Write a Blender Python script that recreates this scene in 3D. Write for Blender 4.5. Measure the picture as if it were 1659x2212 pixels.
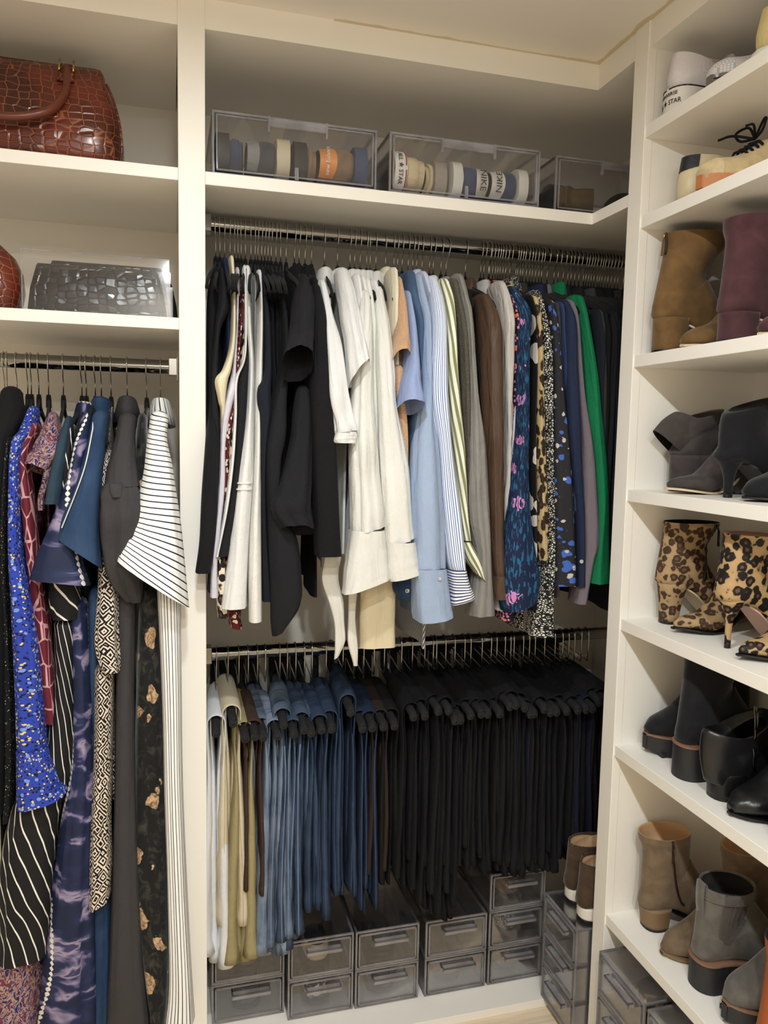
import bpy, bmesh, math, random
import numpy as np
from mathutils import Matrix, Vector

for _o in list(bpy.data.objects):
    bpy.data.objects.remove(_o)
SC = bpy.context.scene
COL = SC.collection
PI = math.pi

# ------------------------------------------------------------------ camera
CAM_POS = np.array([0.0, -1.74, 1.535])
CAM_R = np.array([[0.963713, -0.266186, 0.020038],
                  [-0.006519, -0.098511, -0.995115],
                  [0.266859, 0.958875, -0.096671]])      # rows: right, down, forward
FPX = 1672.07
cd = bpy.data.cameras.new('camera')
cd.sensor_fit = 'HORIZONTAL'; cd.sensor_width = 36.0; cd.lens = FPX * 36.0 / 1659.0
cd.clip_start = 0.05; cd.clip_end = 50
cam = bpy.data.objects.new('camera', cd); COL.objects.link(cam)
M = Matrix.Identity(4)
for i in range(3):
    M[i][0] = CAM_R[0][i]; M[i][1] = -CAM_R[1][i]; M[i][2] = -CAM_R[2][i]; M[i][3] = CAM_POS[i]
cam.matrix_world = M
SC.camera = cam

# ------------------------------------------------------------------ world, exposure, lamps
w = bpy.data.worlds.new('world'); SC.world = w; w.use_nodes = True
w.node_tree.nodes['Background'].inputs[0].default_value = (0.9, 0.85, 0.78, 1)
w.node_tree.nodes['Background'].inputs[1].default_value = 0.02
vs = SC.view_settings
vs.view_transform = 'Standard'; vs.look = 'None'; vs.gamma = 1.0; vs.exposure = -0.06
vs.use_curve_mapping = False
SC.cycles.transparent_max_bounces = 32
SC.cycles.diffuse_bounces = 8
LAMPS = [(0.05, -1.0, 15.0), (0.05, -1.95, 24.0), (0.05, -2.7, 24.0)]  # last lamp is an added fill behind the camera, raising the ambient light
CEIL = 2.431
for lx, ly, pw in LAMPS:
    ld = bpy.data.lights.new('downlight_or_fill_lamp', 'AREA'); ld.shape = 'DISK'; ld.size = 0.085
    ld.energy = pw; ld.color = (0.93, 0.985, 1.0)
    lo = bpy.data.objects.new('downlight_or_fill_lamp', ld); COL.objects.link(lo)
    lo.location = (lx, ly, CEIL - 0.004)

# ------------------------------------------------------------------ helpers
def at(px, py, Y):
    """point of the photograph's pixel on the vertical plane at depth Y"""
    d = CAM_R.T @ np.array([(px - 829.5) / FPX, (py - 1106.0) / FPX, 1.0])
    return CAM_POS + d * ((Y - CAM_POS[1]) / d[1])
def atX(px, py, Y):
    return at(px, py, Y)[0]
def tag(o, label=None, cat=None, group=None, kind=None):
    if label: o['label'] = label
    if cat: o['category'] = cat
    if group: o['group'] = group
    if kind: o['kind'] = kind
    return o
def thing(name, label, cat, loc=(0, 0, 0), rotz=0.0, group=None, rot=None):
    o = bpy.data.objects.new(name, None); COL.objects.link(o)
    o.empty_display_size = 0.02
    o.location = loc
    o.rotation_euler = rot if rot else (0, 0, rotz)
    return tag(o, label, cat, group)
class MB:
    def __init__(s):
        s.v = []; s.f = []; s.uv = []; s.mi = []
    def add(s, v, f, uv=None, mi=0):
        b = len(s.v)
        s.v.extend([tuple(map(float, p)) for p in v])
        for k, q in enumerate(f):
            s.f.append(tuple(b + i for i in q))
            s.uv.append(uv[k] if uv else [(0.0, 0.0)] * len(q))
            s.mi.append(mi)
        return s
    def loft(s, rings, cap0=False, cap1=False, mi=0, closed=True, uvscale=1.0):
        R = np.asarray(rings, float); n, m = R.shape[:2]
        c = R.mean(1); vv = np.concatenate([[0], np.cumsum(np.linalg.norm(np.diff(c, axis=0), axis=1))])
        mid = R[n // 2]
        seg = np.linalg.norm(np.roll(mid, -1, 0) - mid, axis=1)
        uu = np.concatenate([[0], np.cumsum(seg)])
        f = []; uv = []
        for i in range(n - 1):
            for j in range(m if closed else m - 1):
                k = (j + 1) % m
                f.append((i * m + j, i * m + k, (i + 1) * m + k, (i + 1) * m + j))
                uv.append([(uu[j], vv[i]), (uu[j + 1], vv[i]), (uu[j + 1], vv[i + 1]), (uu[j], vv[i + 1])])
        if cap0: f.append(tuple(range(m - 1, -1, -1))); uv.append([(p[0], p[1]) for p in R[0][::-1]])
        if cap1: f.append(tuple((n - 1) * m + j for j in range(m))); uv.append([(p[0], p[1]) for p in R[-1]])
        return s.add(R.reshape(-1, 3), f, uv, mi)
    def box(s, x0, x1, y0, y1, z0, z1, mi=0):
        v = [(x, y, z) for x in (x0, x1) for y in (y0, y1) for z in (z0, z1)]
        f = [(0, 1, 3, 2), (4, 6, 7, 5), (0, 4, 5, 1), (2, 3, 7, 6), (0, 2, 6, 4), (1, 5, 7, 3)]
        uv = []
        for q in f:
            p = [v[i] for i in q]
            ax = [a for a in range(3) if max(t[a] for t in p) - min(t[a] for t in p) > 1e-9][:2]
            if len(ax) < 2: ax = [0, 1]
            uv.append([(t[ax[0]], t[ax[1]]) for t in p])
        return s.add(v, f, uv, mi)
    def tube(s, pts, r, n=8, cap=True, mi=0, flat=1.0):
        return s.loft(tube_rings(pts, r, n, flat), cap, cap, mi)
    def build(s, name, mat, parent=None, smooth=True, origin=(0, 0, 0), bevel=0.0, sub=0, auto=None):
        me = bpy.data.meshes.new(name)
        o = np.asarray(origin, float)
        me.from_pydata([tuple(np.asarray(p) - o) for p in s.v], [], s.f)
        mats = mat if isinstance(mat, (list, tuple)) else [mat]
        for m_ in mats: me.materials.append(m_)
        ul = me.uv_layers.new(name='UVMap')
        flat = [c for q in s.uv for t in q for c in t]
        ul.data.foreach_set('uv', flat)
        me.polygons.foreach_set('material_index', s.mi)
        me.polygons.foreach_set('use_smooth', [bool(smooth)] * len(s.f))
        if auto is not None:
            me.set_sharp_from_angle(angle=math.radians(auto))
        ob = bpy.data.objects.new(name, me); COL.objects.link(ob)
        if parent is not None: ob.parent = parent
        else: ob.location = tuple(o)
        if bevel:
            bm_ = ob.modifiers.new('bevel', 'BEVEL'); bm_.width = bevel; bm_.segments = 2; bm_.limit_method = 'ANGLE'
        if sub:
            sm = ob.modifiers.new('sub', 'SUBSURF'); sm.levels = sub; sm.render_levels = sub
        return ob
def tube_rings(pts, r, n=8, flat=1.0):
    P = np.asarray(pts, float); k = len(P)
    rr = np.broadcast_to(np.asarray(r, float), (k,))
    T = np.gradient(P, axis=0); T /= np.linalg.norm(T, axis=1)[:, None] + 1e-12
    a = np.array([0, 0, 1.0]) if abs(T[0][2]) < 0.9 else np.array([1.0, 0, 0])
    N = np.cross(T[0], a); N /= np.linalg.norm(N)
    out = []
    for i in range(k):
        N = N - T[i] * (N @ T[i]); N /= np.linalg.norm(N) + 1e-12
        B = np.cross(T[i], N)
        th = np.arange(n) * 2 * PI / n
        out.append(P[i] + rr[i] * (np.cos(th)[:, None] * N + flat * np.sin(th)[:, None] * B))
    return np.array(out)
def smooth_path(pts, k=6):
    """Catmull-Rom through rows of numbers"""
    P = np.asarray(pts, float)
    if len(P) < 3:
        t = np.linspace(0, 1, k + 1)[:, None]; return P[0] * (1 - t) + P[-1] * t
    Q = np.vstack([2 * P[0] - P[1], P, 2 * P[-1] - P[-2]]); out = []
    for i in range(1, len(Q) - 2):
        for t in np.arange(k) / k:
            a, b, c_, d = Q[i - 1], Q[i], Q[i + 1], Q[i + 2]
            out.append(0.5 * ((2 * b) + (c_ - a) * t + (2 * a - 5 * b + 4 * c_ - d) * t * t + (3 * b - a - 3 * c_ + d) * t ** 3))
    out.append(P[-1]); return np.array(out)
def interp_rows(rows, zs):
    R = np.asarray(rows, float); order = np.argsort(R[:, 0]); R = R[order]
    return np.array([[np.interp(z, R[:, 0], R[:, k]) for k in range(1, R.shape[1])] for z in zs])
def sm(a, b, x):
    t = np.clip((x - a) / (b - a), 0, 1); return t * t * (3 - 2 * t)
def text_data(txt, size, extrude=0.0003):
    cu = bpy.data.curves.new('txt', 'FONT'); cu.body = txt; cu.size = size; cu.extrude = extrude
    cu.align_x = 'CENTER'; cu.align_y = 'CENTER'; cu.resolution_u = 3
    ob = bpy.data.objects.new('txt', cu); COL.objects.link(ob)
    dg = bpy.context.evaluated_depsgraph_get(); dg.update()
    me = bpy.data.meshes.new_from_object(ob.evaluated_get(dg))
    v = [tuple(p.co) for p in me.vertices]; f = [tuple(p.vertices) for p in me.polygons]
    bpy.data.objects.remove(ob); bpy.data.curves.remove(cu); bpy.data.meshes.remove(me)
    return v, f

# ------------------------------------------------------------------ materials
def lin(c):
    """sRGB 0-255 to linear"""
    out = []
    for x in c:
        x = x / 255.0
        out.append(x / 12.92 if x <= 0.04045 else ((x + 0.055) / 1.055) ** 2.4)
    return (*out, 1.0)
class NT:
    def __init__(s, name):
        s.mat = bpy.data.materials.new(name); s.mat.use_nodes = True
        s.t = s.mat.node_tree; s.b = s.t.nodes['Principled BSDF']
    def n(s, typ, **kw):
        nd = s.t.nodes.new(typ)
        for k, v in kw.items(): setattr(nd, k, v)
        return nd
    def l(s, a, b): s.t.links.new(a, b)
    def math(s, op, a, b=None, c=None):
        nd = s.n('ShaderNodeMath', operation=op)
        for i, x in enumerate((a, b, c)):
            if x is None: continue
            if isinstance(x, (int, float)): nd.inputs[i].default_value = x
            else: s.l(x, nd.inputs[i])
        return nd.outputs[0]
    def uv(s, sx=1, sy=1, rot=0.0, src='UV'):
        tc = s.n('ShaderNodeTexCoord'); mp = s.n('ShaderNodeMapping')
        mp.inputs['Scale'].default_value = (sx, sy, 1 if src == 'UV' else sx); mp.inputs['Rotation'].default_value = (0, 0, rot)
        s.l(tc.outputs[src], mp.inputs[0]); return mp.outputs[0]
    def sep(s, vec):
        nd = s.n('ShaderNodeSeparateXYZ'); s.l(vec, nd.inputs[0]); return nd.outputs
    def noise(s, vec, scale, detail=3, dist=0.0, rough=0.5):
        nd = s.n('ShaderNodeTexNoise'); nd.inputs['Scale'].default_value = scale
        nd.inputs['Detail'].default_value = detail; nd.inputs['Distortion'].default_value = dist
        nd.inputs['Roughness'].default_value = rough
        if vec is not None: s.l(vec, nd.inputs['Vector'])
        return nd.outputs
    def voro(s, vec, scale, feature='F1', rand=1.0, metric='EUCLIDEAN'):
        nd = s.n('ShaderNodeTexVoronoi', feature=feature)
        if feature == 'F1': nd.distance = metric
        nd.inputs['Scale'].default_value = scale; nd.inputs['Randomness'].default_value = rand
        s.l(vec, nd.inputs['Vector']); return nd.outputs
    def ramp(s, fac, stops, mode='LINEAR'):
        nd = s.n('ShaderNodeValToRGB'); cr = nd.color_ramp; cr.interpolation = mode
        while len(cr.elements) < len(stops): cr.elements.new(0.5)
        for e, (p, c) in zip(cr.elements, stops):
            e.position = p; e.color = c if len(c) == 4 else (*c, 1)
        s.l(fac, nd.inputs[0]); return nd.outputs[0]
    def mix(s, fac, a, b):
        nd = s.n('ShaderNodeMix', data_type='RGBA')
        for i, x in ((0, fac), (6, a), (7, b)):
            if isinstance(x, (int, float)): nd.inputs[i].default_value = x
            elif isinstance(x, tuple): nd.inputs[i].default_value = x
            else: s.l(x, nd.inputs[i])
        return nd.outputs[2]
    def warp(s, vec, scale, amt):
        nz = s.noise(vec, scale, 2)
        sub = s.n('ShaderNodeVectorMath', operation='SUBTRACT'); s.l(nz[1], sub.inputs[0]); sub.inputs[1].default_value = (0.5, 0.5, 0.5)
        sc_ = s.n('ShaderNodeVectorMath', operation='SCALE'); s.l(sub.outputs[0], sc_.inputs[0]); sc_.inputs['Scale'].default_value = amt
        ad = s.n('ShaderNodeVectorMath', operation='ADD'); s.l(vec, ad.inputs[0]); s.l(sc_.outputs[0], ad.inputs[1])
        return ad.outputs[0]
    def bump(s, h, strength=0.3, dist=0.002):
        nd = s.n('ShaderNodeBump'); nd.inputs['Strength'].default_value = strength; nd.inputs['Distance'].default_value = dist
        s.l(h, nd.inputs['Height']); s.l(nd.outputs[0], s.b.inputs['Normal'])
    def fin(s, col=None, rough=0.85, sheen=0.0, spec=0.3, metal=0.0):
        if col is not None:
            if isinstance(col, tuple): s.b.inputs['Base Color'].default_value = col
            else: s.l(col, s.b.inputs['Base Color'])
        s.b.inputs['Roughness'].default_value = rough; s.b.inputs['Metallic'].default_value = metal
        s.b.inputs['Specular IOR Level'].default_value = spec
        if sheen: s.b.inputs['Sheen Weight'].default_value = sheen; s.b.inputs['Sheen Roughness'].default_value = 0.4
        return s.mat
_cache = {}
def fabric(name, c, rough=0.88, var=0.12, weave=900, bump=0.15, sheen=0.0, wr=0.35):
    """plain cloth: slight mottling, fine weave and soft crumple relief"""
    if name in _cache: return _cache[name]
    m = NT(name); v = m.uv()
    nz = m.noise(v, 6, 4); c0 = lin(c); c1 = tuple(min(1, x * (1 - var)) for x in c0[:3]) + (1,)
    col = m.mix(nz[0], c0, c1)
    h1 = m.noise(v, 22, 3, 0.6)[0]; h2 = m.noise(v, weave, 1)[0]
    h3 = m.noise(m.uv(34, 6), 1.0, 3, 1.2)[0]
    h = m.math('ADD', m.math('ADD', m.math('MULTIPLY', h1, wr), m.math('MULTIPLY', h3, wr * 2.2)), m.math('MULTIPLY', h2, bump))
    m.bump(h, 0.7, 0.010)
    _cache[name] = m.fin(col, rough, sheen); return _cache[name]
def satin(name, c, rough=0.38):
    return fabric(name, c, rough, 0.06, 1500, 0.02, 0.0, 0.5)
def suede(name, c, var=0.28):
    if name in _cache: return _cache[name]
    m = NT(name); v = m.uv(src='Object')
    nz = m.noise(v, 28, 4, 0.5); c0 = lin(c)
    col = m.ramp(nz[0], [(0.3, tuple(x * (1 - var) for x in c0[:3])), (0.7, tuple(min(1, x * (1 + var * 0.6)) for x in c0[:3]))])
    m.bump(m.noise(v, 900, 2)[0], 0.25, 0.001)
    _cache[name] = m.fin(col, 0.93, 0.25, 0.2); return _cache[name]
def leather(name, c, rough=0.35):
    if name in _cache: return _cache[name]
    m = NT(name); v = m.uv(src='Object')
    nz = m.noise(v, 20, 3)[0]; c0 = lin(c)
    col = m.mix(nz, c0, tuple(x * 0.8 for x in c0[:3]) + (1,))
    m.bump(m.math('ADD', m.noise(v, 55, 3, 0.5)[0], m.math('MULTIPLY', m.noise(v, 500, 2)[0], 0.25)), 0.25, 0.003)
    _cache[name] = m.fin(col, rough, 0, 0.5); return _cache[name]
def plain(name, c, rough=0.5, metal=0.0, spec=0.5):
    if name in _cache: return _cache[name]
    m = NT(name); v = m.uv(src='Object')
    nz = m.noise(v, 40, 2)[0]; c0 = lin(c)
    col = m.mix(nz, c0, tuple(x * 0.93 for x in c0[:3]) + (1,))
    _cache[name] = m.fin(col, rough, 0, spec, metal); return _cache[name]
def denim(name, c, fade=0.5, light=(150, 170, 195)):
    if name in _cache: return _cache[name]
    m = NT(name); v = m.uv(); c0 = lin(c); c1 = lin(light)
    va = m.uv(70, 9); vb = m.uv(1, 1)
    a = m.noise(va, 1.0, 3, 0.4)[0]; b = m.noise(vb, 9, 4, 0.6)[0]; g = m.noise(m.uv(1400, 240), 1.0, 1)[0]
    f1 = m.math('MULTIPLY', m.math('ADD', m.math('MULTIPLY', a, 0.6), m.math('MULTIPLY', b, 0.6)), 1.0)
    fac = m.ramp(f1, [(0.42, (0, 0, 0)), (0.85, (fade, fade, fade))])
    col = m.mix(fac, c0, c1)
    dark = m.math('MULTIPLY', m.math('SUBTRACT', g, 0.5), 0.25)
    col = m.mix(m.math('ADD', m.math('MULTIPLY', g, 0.25), 0.0), col, tuple(x * 0.45 for x in c0[:3]) + (1,))
    m.bump(m.math('ADD', m.math('MULTIPLY', m.noise(v, 30, 3, 0.8)[0], 0.5), m.math('MULTIPLY', g, 0.12)), 0.6, 0.006)
    _cache[name] = m.fin(col, 0.9, 0, 0.2); return _cache[name]
def stripes(name, base, line, freq, duty, axis='u', rot=0.0, rough=0.85, wob=0.0):
    """stripes printed on cloth: axis u = running down the cloth, v = across it"""
    if name in _cache: return _cache[name]
    m = NT(name); v0 = m.uv(1, 1, rot)
    v = m.warp(v0, 6, wob) if wob else v0
    s_ = m.sep(v); x = s_[0] if axis == 'u' else s_[1]
    fr = m.math('FRACT', m.math('MULTIPLY', x, freq)); msk = m.math('LESS_THAN', fr, duty)
    col = m.mix(msk, lin(base), lin(line))
    m.bump(m.noise(m.uv(), 22, 3, 0.6)[0], 0.35, 0.004)
    _cache[name] = m.fin(col, rough); return _cache[name]
def leopard(name, base, ring, core, scale=34, src='UV', rough=0.75, stretch=0.7):
    if name in _cache: return _cache[name]
    m = NT(name); v = m.uv(1, stretch, 0, src); vw = m.warp(v, scale * 0.9, 0.35 / scale * 1.6)
    d = m.voro(vw, scale, 'F1', 0.85)[0]; nz = m.noise(v, scale * 1.6, 2)[0]
    x = m.math('ADD', d, m.math('MULTIPLY', m.math('SUBTRACT', nz, 0.5), 0.5))
    b = lin(base)
    col = m.ramp(x, [(0.0, lin(core)[:3]), (0.16, lin(core)[:3]), (0.24, lin(ring)[:3]), (0.50, lin(ring)[:3]), (0.57, b[:3]), (1.0, tuple(min(1, q * 1.15) for q in b[:3]))])
    m.bump(m.noise(v, 400, 2)[0], 0.15, 0.001)
    _cache[name] = m.fin(col, rough); return _cache[name]
def cells(name, line, fill, scale, width, rand=0.6, stretch=1.0, rough=0.8, src='UV', bump=0.0):
    """net of lines round scales (snake, leaves)"""
    if name in _cache: return _cache[name]
    m = NT(name); v = m.uv(1, stretch, 0, src)
    d = m.voro(v, scale, 'DISTANCE_TO_EDGE', rand)[0]
    col = m.ramp(d, [(0.0, lin(line)[:3]), (width, lin(line)[:3]), (width * 1.4, lin(fill)[:3]), (1.0, lin(fill)[:3])])
    if bump: m.bump(d, bump, 0.004)
    _cache[name] = m.fin(col, rough); return _cache[name]
def croc(name, c, dark, seam, scale=30):
    m = NT(name); v = m.uv(1, 1, 0, 'UV'); vw = m.warp(v, 8, 0.03)
    s_ = m.sep(vw)
    # brick-like scales: large in the middle, small cells toward the ends
    mp = m.n('ShaderNodeMapping'); mp.inputs['Scale'].default_value = (1.0, 1.35, 1); m.l(vw, mp.inputs[0])
    d = m.voro(mp.outputs[0], scale, 'DISTANCE_TO_EDGE', 0.42)[0]
    nz = m.noise(v, 9, 3)[0]
    fill = m.ramp(nz, [(0.38, lin(dark)[:3]), (0.62, lin(c)[:3])])
    msk = m.ramp(d, [(0.0, (1, 1, 1)), (0.016, (0.8, 0.8, 0.8)), (0.05, (0, 0, 0))])
    col = m.mix(msk, fill, lin(seam))
    h = m.ramp(d, [(0.0, (0, 0, 0)), (0.16, (1, 1, 1))])
    m.bump(h, 0.55, 0.002)
    return m.fin(col, 0.24, 0, 0.5)
def glassy(name, tint=(0.97, 0.97, 0.975), refl=0.55, haze=0.0, hazecol=(0.8, 0.8, 0.84)):
    """thin clear acrylic: see-through with a clear-coat reflection and a little haze"""
    m = NT(name); t = m.t
    t.nodes.remove(m.b); out = t.nodes['Material Output']
    tr = m.n('ShaderNodeBsdfTransparent'); tr.inputs[0].default_value = (*tint, 1)
    gl = m.n('ShaderNodeBsdfGlossy'); gl.inputs['Roughness'].default_value = 0.06; gl.inputs['Color'].default_value = (0.95, 0.95, 0.97, 1)
    lw = m.n('ShaderNodeLayerWeight'); lw.inputs[0].default_value = 0.35
    fac = m.math('ADD', m.math('MULTIPLY', lw.outputs['Fresnel'], refl), 0.015)
    mx = m.n('ShaderNodeMixShader'); m.l(fac, mx.inputs[0]); m.l(tr.outputs[0], mx.inputs[1]); m.l(gl.outputs[0], mx.inputs[2])
    last = mx.outputs[0]
    if haze:
        df = m.n('ShaderNodeBsdfDiffuse'); df.inputs[0].default_value = (*hazecol, 1)
        nz = m.noise(m.uv(src='Object'), 14, 3)[0]
        m2 = m.n('ShaderNodeMixShader'); m.l(m.math('MULTIPLY', nz, haze * 2), m2.inputs[0]); m.l(last, m2.inputs[1]); m.l(df.outputs[0], m2.inputs[2])
        last = m2.outputs[0]
    m.l(last, out.inputs[0])
    return m.mat

def paint(name, c, rough=0.45, bump=0.04):
    m = NT(name); v = m.uv(src='Object'); c0 = lin(c)
    nz = m.noise(v, 3, 4)[0]
    col = m.mix(nz, c0, tuple(x * 0.965 for x in c0[:3]) + (1,))
    m.bump(m.noise(v, 160, 2)[0], bump, 0.002)
    return m.fin(col, rough, 0, 0.35)
PAINT = paint('cabinet_paint', (240, 236, 228), 0.42)
CPAINT = paint('ceiling_paint', (236, 230, 220), 0.7, 0.1)
WALLD = paint('far_wall_paint', (208, 198, 184), 0.75, 0.1)
WALLP = paint('wall_paint', (238, 233, 224), 0.75, 0.1)
CAULK = paint('caulk', (206, 192, 164), 0.8, 0.2)
_m = NT('floor_planks'); _v = _m.uv(src='Object')
_n = _m.noise(_m.uv(2, 30, 0, 'Object'), 4, 4, 0.5)[0]
FLOORM = _m.fin(_m.ramp(_n, [(0.3, lin((214, 194, 164))[:3]), (0.7, lin((232, 216, 192))[:3])]), 0.5)
CHROME = plain('chrome', (150, 149, 148), 0.06, 1.0)
HOOKM = plain('hook_chrome', (200, 195, 186), 0.16, 1.0)
GUNM = plain('gunmetal', (96, 93, 90), 0.18, 1.0)
GOLD = plain('gold', (214, 176, 96), 0.22, 1.0)
VELVET = fabric('black_velvet', (11, 11, 13), 0.95, 0.2, 2000, 0.1, 0.06)
FOAM = fabric('black_foam', (38, 38, 40), 0.85, 0.1, 1500, 0.2)
BLACKP = plain('black_plastic', (14, 14, 15), 0.4)
CLEAR = glassy('clear_acrylic', (0.985, 0.985, 0.988), 0.6, 0.008)
CLEARE = glassy('acrylic_edge', (0.80, 0.79, 0.83), 0.9, 0.16)
SMOKE = glassy('smoked_acrylic', (0.98, 0.978, 0.98), 0.6, 0.012, (0.72, 0.71, 0.71))
SMOKEE = glassy('smoked_edge', (0.78, 0.77, 0.78), 0.95, 0.2, (0.74, 0.72, 0.73))

# ------------------------------------------------------------------ the setting
FLOOR = 0.028
XR = 0.995            # face plane of the shoe shelves
SX0, SX1 = 0.0218, 0.077
YB = 0.45             # back wall
XW = 1.325            # right wall
def struct(name, mb, m, **kw):
    return tag(mb.build(name, m, smooth=False, **kw), kind='structure')
struct('floor', MB().box(-1.6, 1.5, -3.1, 0.6, -0.06, FLOOR), FLOORM)
struct('ceiling', MB().box(-1.6, 1.5, -3.1, 0.6, CEIL, CEIL + 0.1), CPAINT)
struct('wall_back', MB().box(-1.6, 1.5, YB, YB + 0.12, -0.06, CEIL + .05), WALLP)
struct('wall_right', MB().box(XW, XW + 0.12, -3.1, YB + .1, -0.06, CEIL + .05), WALLP)
struct('wall_left', MB().box(-1.6, -1.48, -3.1, YB + .1, -0.06, CEIL + .05), WALLD)
struct('wall_front', MB().box(-1.6, 1.5, -3.12, -3.0, -0.06, CEIL + .05), WALLD)
# yellowed caulk smeared along the ceiling joint
def ribbon(name, p0, p1, nrm, seed):
    rng = random.Random(seed); mb = MB(); n = 46; top = []; bot = []
    p0 = np.array(p0); p1 = np.array(p1); nrm = np.array(nrm, float); wv = 0.006
    for i in range(n):
        t = i / (n - 1); wv = min(0.016, max(0.003, wv + rng.uniform(-0.003, 0.003)))
        a = p0 * (1 - t) + p1 * t
        top.append(a + nrm * wv); bot.append(a)
    R = [[bot[i], top[i], top[i] - np.array([0, 0, 0.0012]), bot[i] - np.array([0, 0, 0.0022])] for i in range(n)]
    struct(name, mb.loft(R, True, True), CAULK)
ribbon('trim_1', (0.35, 0.0, CEIL), (XR - .001, 0.0, CEIL), (0, -1, 0), 1)
ribbon('trim_2', (XR, 0.0, CEIL), (XR, -0.5, CEIL), (-1, 0, 0), 2)
for (lx, ly, pw), wh_ in zip(LAMPS, ('in front of the corner unit', 'in the middle of the closet', 'before the far wall')):
    t = thing('downlight', 'round recessed ceiling downlight ' + wh_, 'downlight', (lx, ly, CEIL), 0, 'ceiling downlights')
    th = np.linspace(0, 2 * PI, 33)[:-1]
    R = [np.stack([r * np.cos(th), r * np.sin(th), np.full(32, z)], 1) for r, z in ((0.06, 0), (0.06, -0.004), (0.046, -0.006), (0.0435, -0.002), (0.0435, 0.0))]
    MB().loft(R).build('trim_ring', PAINT, t)

# ------------------------------------------------------------------ built-in cabinets
def part(name, mb, m, parent, **kw):
    return mb.build(name, m, parent, smooth=kw.pop('smooth', False), **kw)
L = thing('wardrobe_unit', 'white built-in hanging unit with two handbag shelves above a rail', 'closet unit')
part('shelf', MB().box(-1.2, SX0, 0, YB, 2.062, 2.088), PAINT, L, bevel=.001)
part('shelf', MB().box(-1.2, SX0, 0, YB, 1.754, 1.779), PAINT, L, bevel=.001)
part('top_panel', MB().box(-1.2, SX0, 0, YB, 2.371, CEIL), PAINT, L)
part('stile', MB().box(-1.25, -1.2, -0.002, YB, FLOOR, CEIL), PAINT, L)
part('base', MB().box(-1.2, SX0, 0, YB, FLOOR, 0.05), PAINT, L, bevel=.001)
Cn = thing('corner_wardrobe_unit', 'white built-in corner unit with double rails and L-shaped top shelf', 'closet unit')
part('stile', MB().box(SX0, SX1, -0.003, 0.018, FLOOR, CEIL), PAINT, Cn, bevel=.0012)
part('partition', MB().box(SX0 + .018, SX1 - .018, 0.017, YB, FLOOR, CEIL), PAINT, Cn)
def lshape(z0, z1):
    mb = MB(); P = [(SX1, 0), (XR, 0), (XR, -0.16), (XW, -0.16), (XW, YB), (SX1, YB)]
    v = [(x, y, z0) for x, y in P] + [(x, y, z1) for x, y in P]; n = 6
    f = [tuple(range(n - 1, -1, -1)), tuple(range(n, 2 * n))] + [(i, (i + 1) % n, n + (i + 1) % n, n + i) for i in range(n)]
    return mb.add(v, f)
part('shelf', lshape(2.059, 2.086), PAINT, Cn, bevel=.001)
part('top_panel', lshape(2.371, CEIL), PAINT, Cn)
part('base', lshape(FLOOR, 0.05), PAINT, Cn, bevel=.001)
S = thing('shoe_shelf_unit', 'white built-in open shoe shelves facing into the closet', 'shelving')
part('stile', MB().box(XR - .003, XR + .018, -0.208, -0.157, FLOOR, CEIL), PAINT, S, bevel=.0012)
part('side_panel', MB().box(XR + .01, XW, -0.207, -0.186, FLOOR, CEIL), PAINT, S)
SHZ = dict(R1=2.215, R2=2.025, R3=1.726, R4=1.428, R5=1.131, R6=0.832, R7=0.415)
for k, z in SHZ.items():
    part('shelf', MB().box(XR, XW, -1.5, -0.207, z - .0265, z), PAINT, S, bevel=.001)
part('top_panel', MB().box(XR, XW, -1.5, -0.207, 2.374, CEIL), PAINT, S)
part('back_panel', MB().box(XW - .008, XW - .001, -1.5, -0.207, FLOOR, 2.374), PAINT, S)
part('base', MB().box(XR, XW, -1.5, -0.207, FLOOR, 0.05), PAINT, S, bevel=.001)
part('stile', MB().box(XR - .003, XW, -1.55, -1.5, FLOOR, CEIL), PAINT, S, bevel=.001)
# rails
YR = 0.2
RAIL_U, RAIL_D, RAIL_L = 2.029, 0.985, 1.690
RR = 0.0165
def rail(x0, x1, z, parent, ends):
    mb = MB(); th = np.arange(28) * 2 * PI / 28
    R = [np.stack([np.full(28, x), YR + RR * np.cos(th), z + RR * np.sin(th)], 1) for x in np.linspace(x0, x1, 6)]
    r = part('rail', mb.loft(R, True, True), CHROME, parent, smooth=True, auto=40)
    for x, s in ends:
        mb = MB()
        mb.box(min(x, x + s * .022), max(x, x + s * .022), YR - .021, YR + .021, z - .02, z + .02)
        mb.box(min(x, x + s * .004), max(x, x + s * .004), YR - .026, YR + .026, z - .034, z + .024)
        part('bracket', mb, CHROME, r, bevel=.0015)
rail(SX1, XW, RAIL_U, Cn, [(SX1, 1)])
rail(SX1, XW, RAIL_D, Cn, [(SX1, 1)])
rail(-1.2, SX0, RAIL_L, L, [(SX0, -1)])

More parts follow.
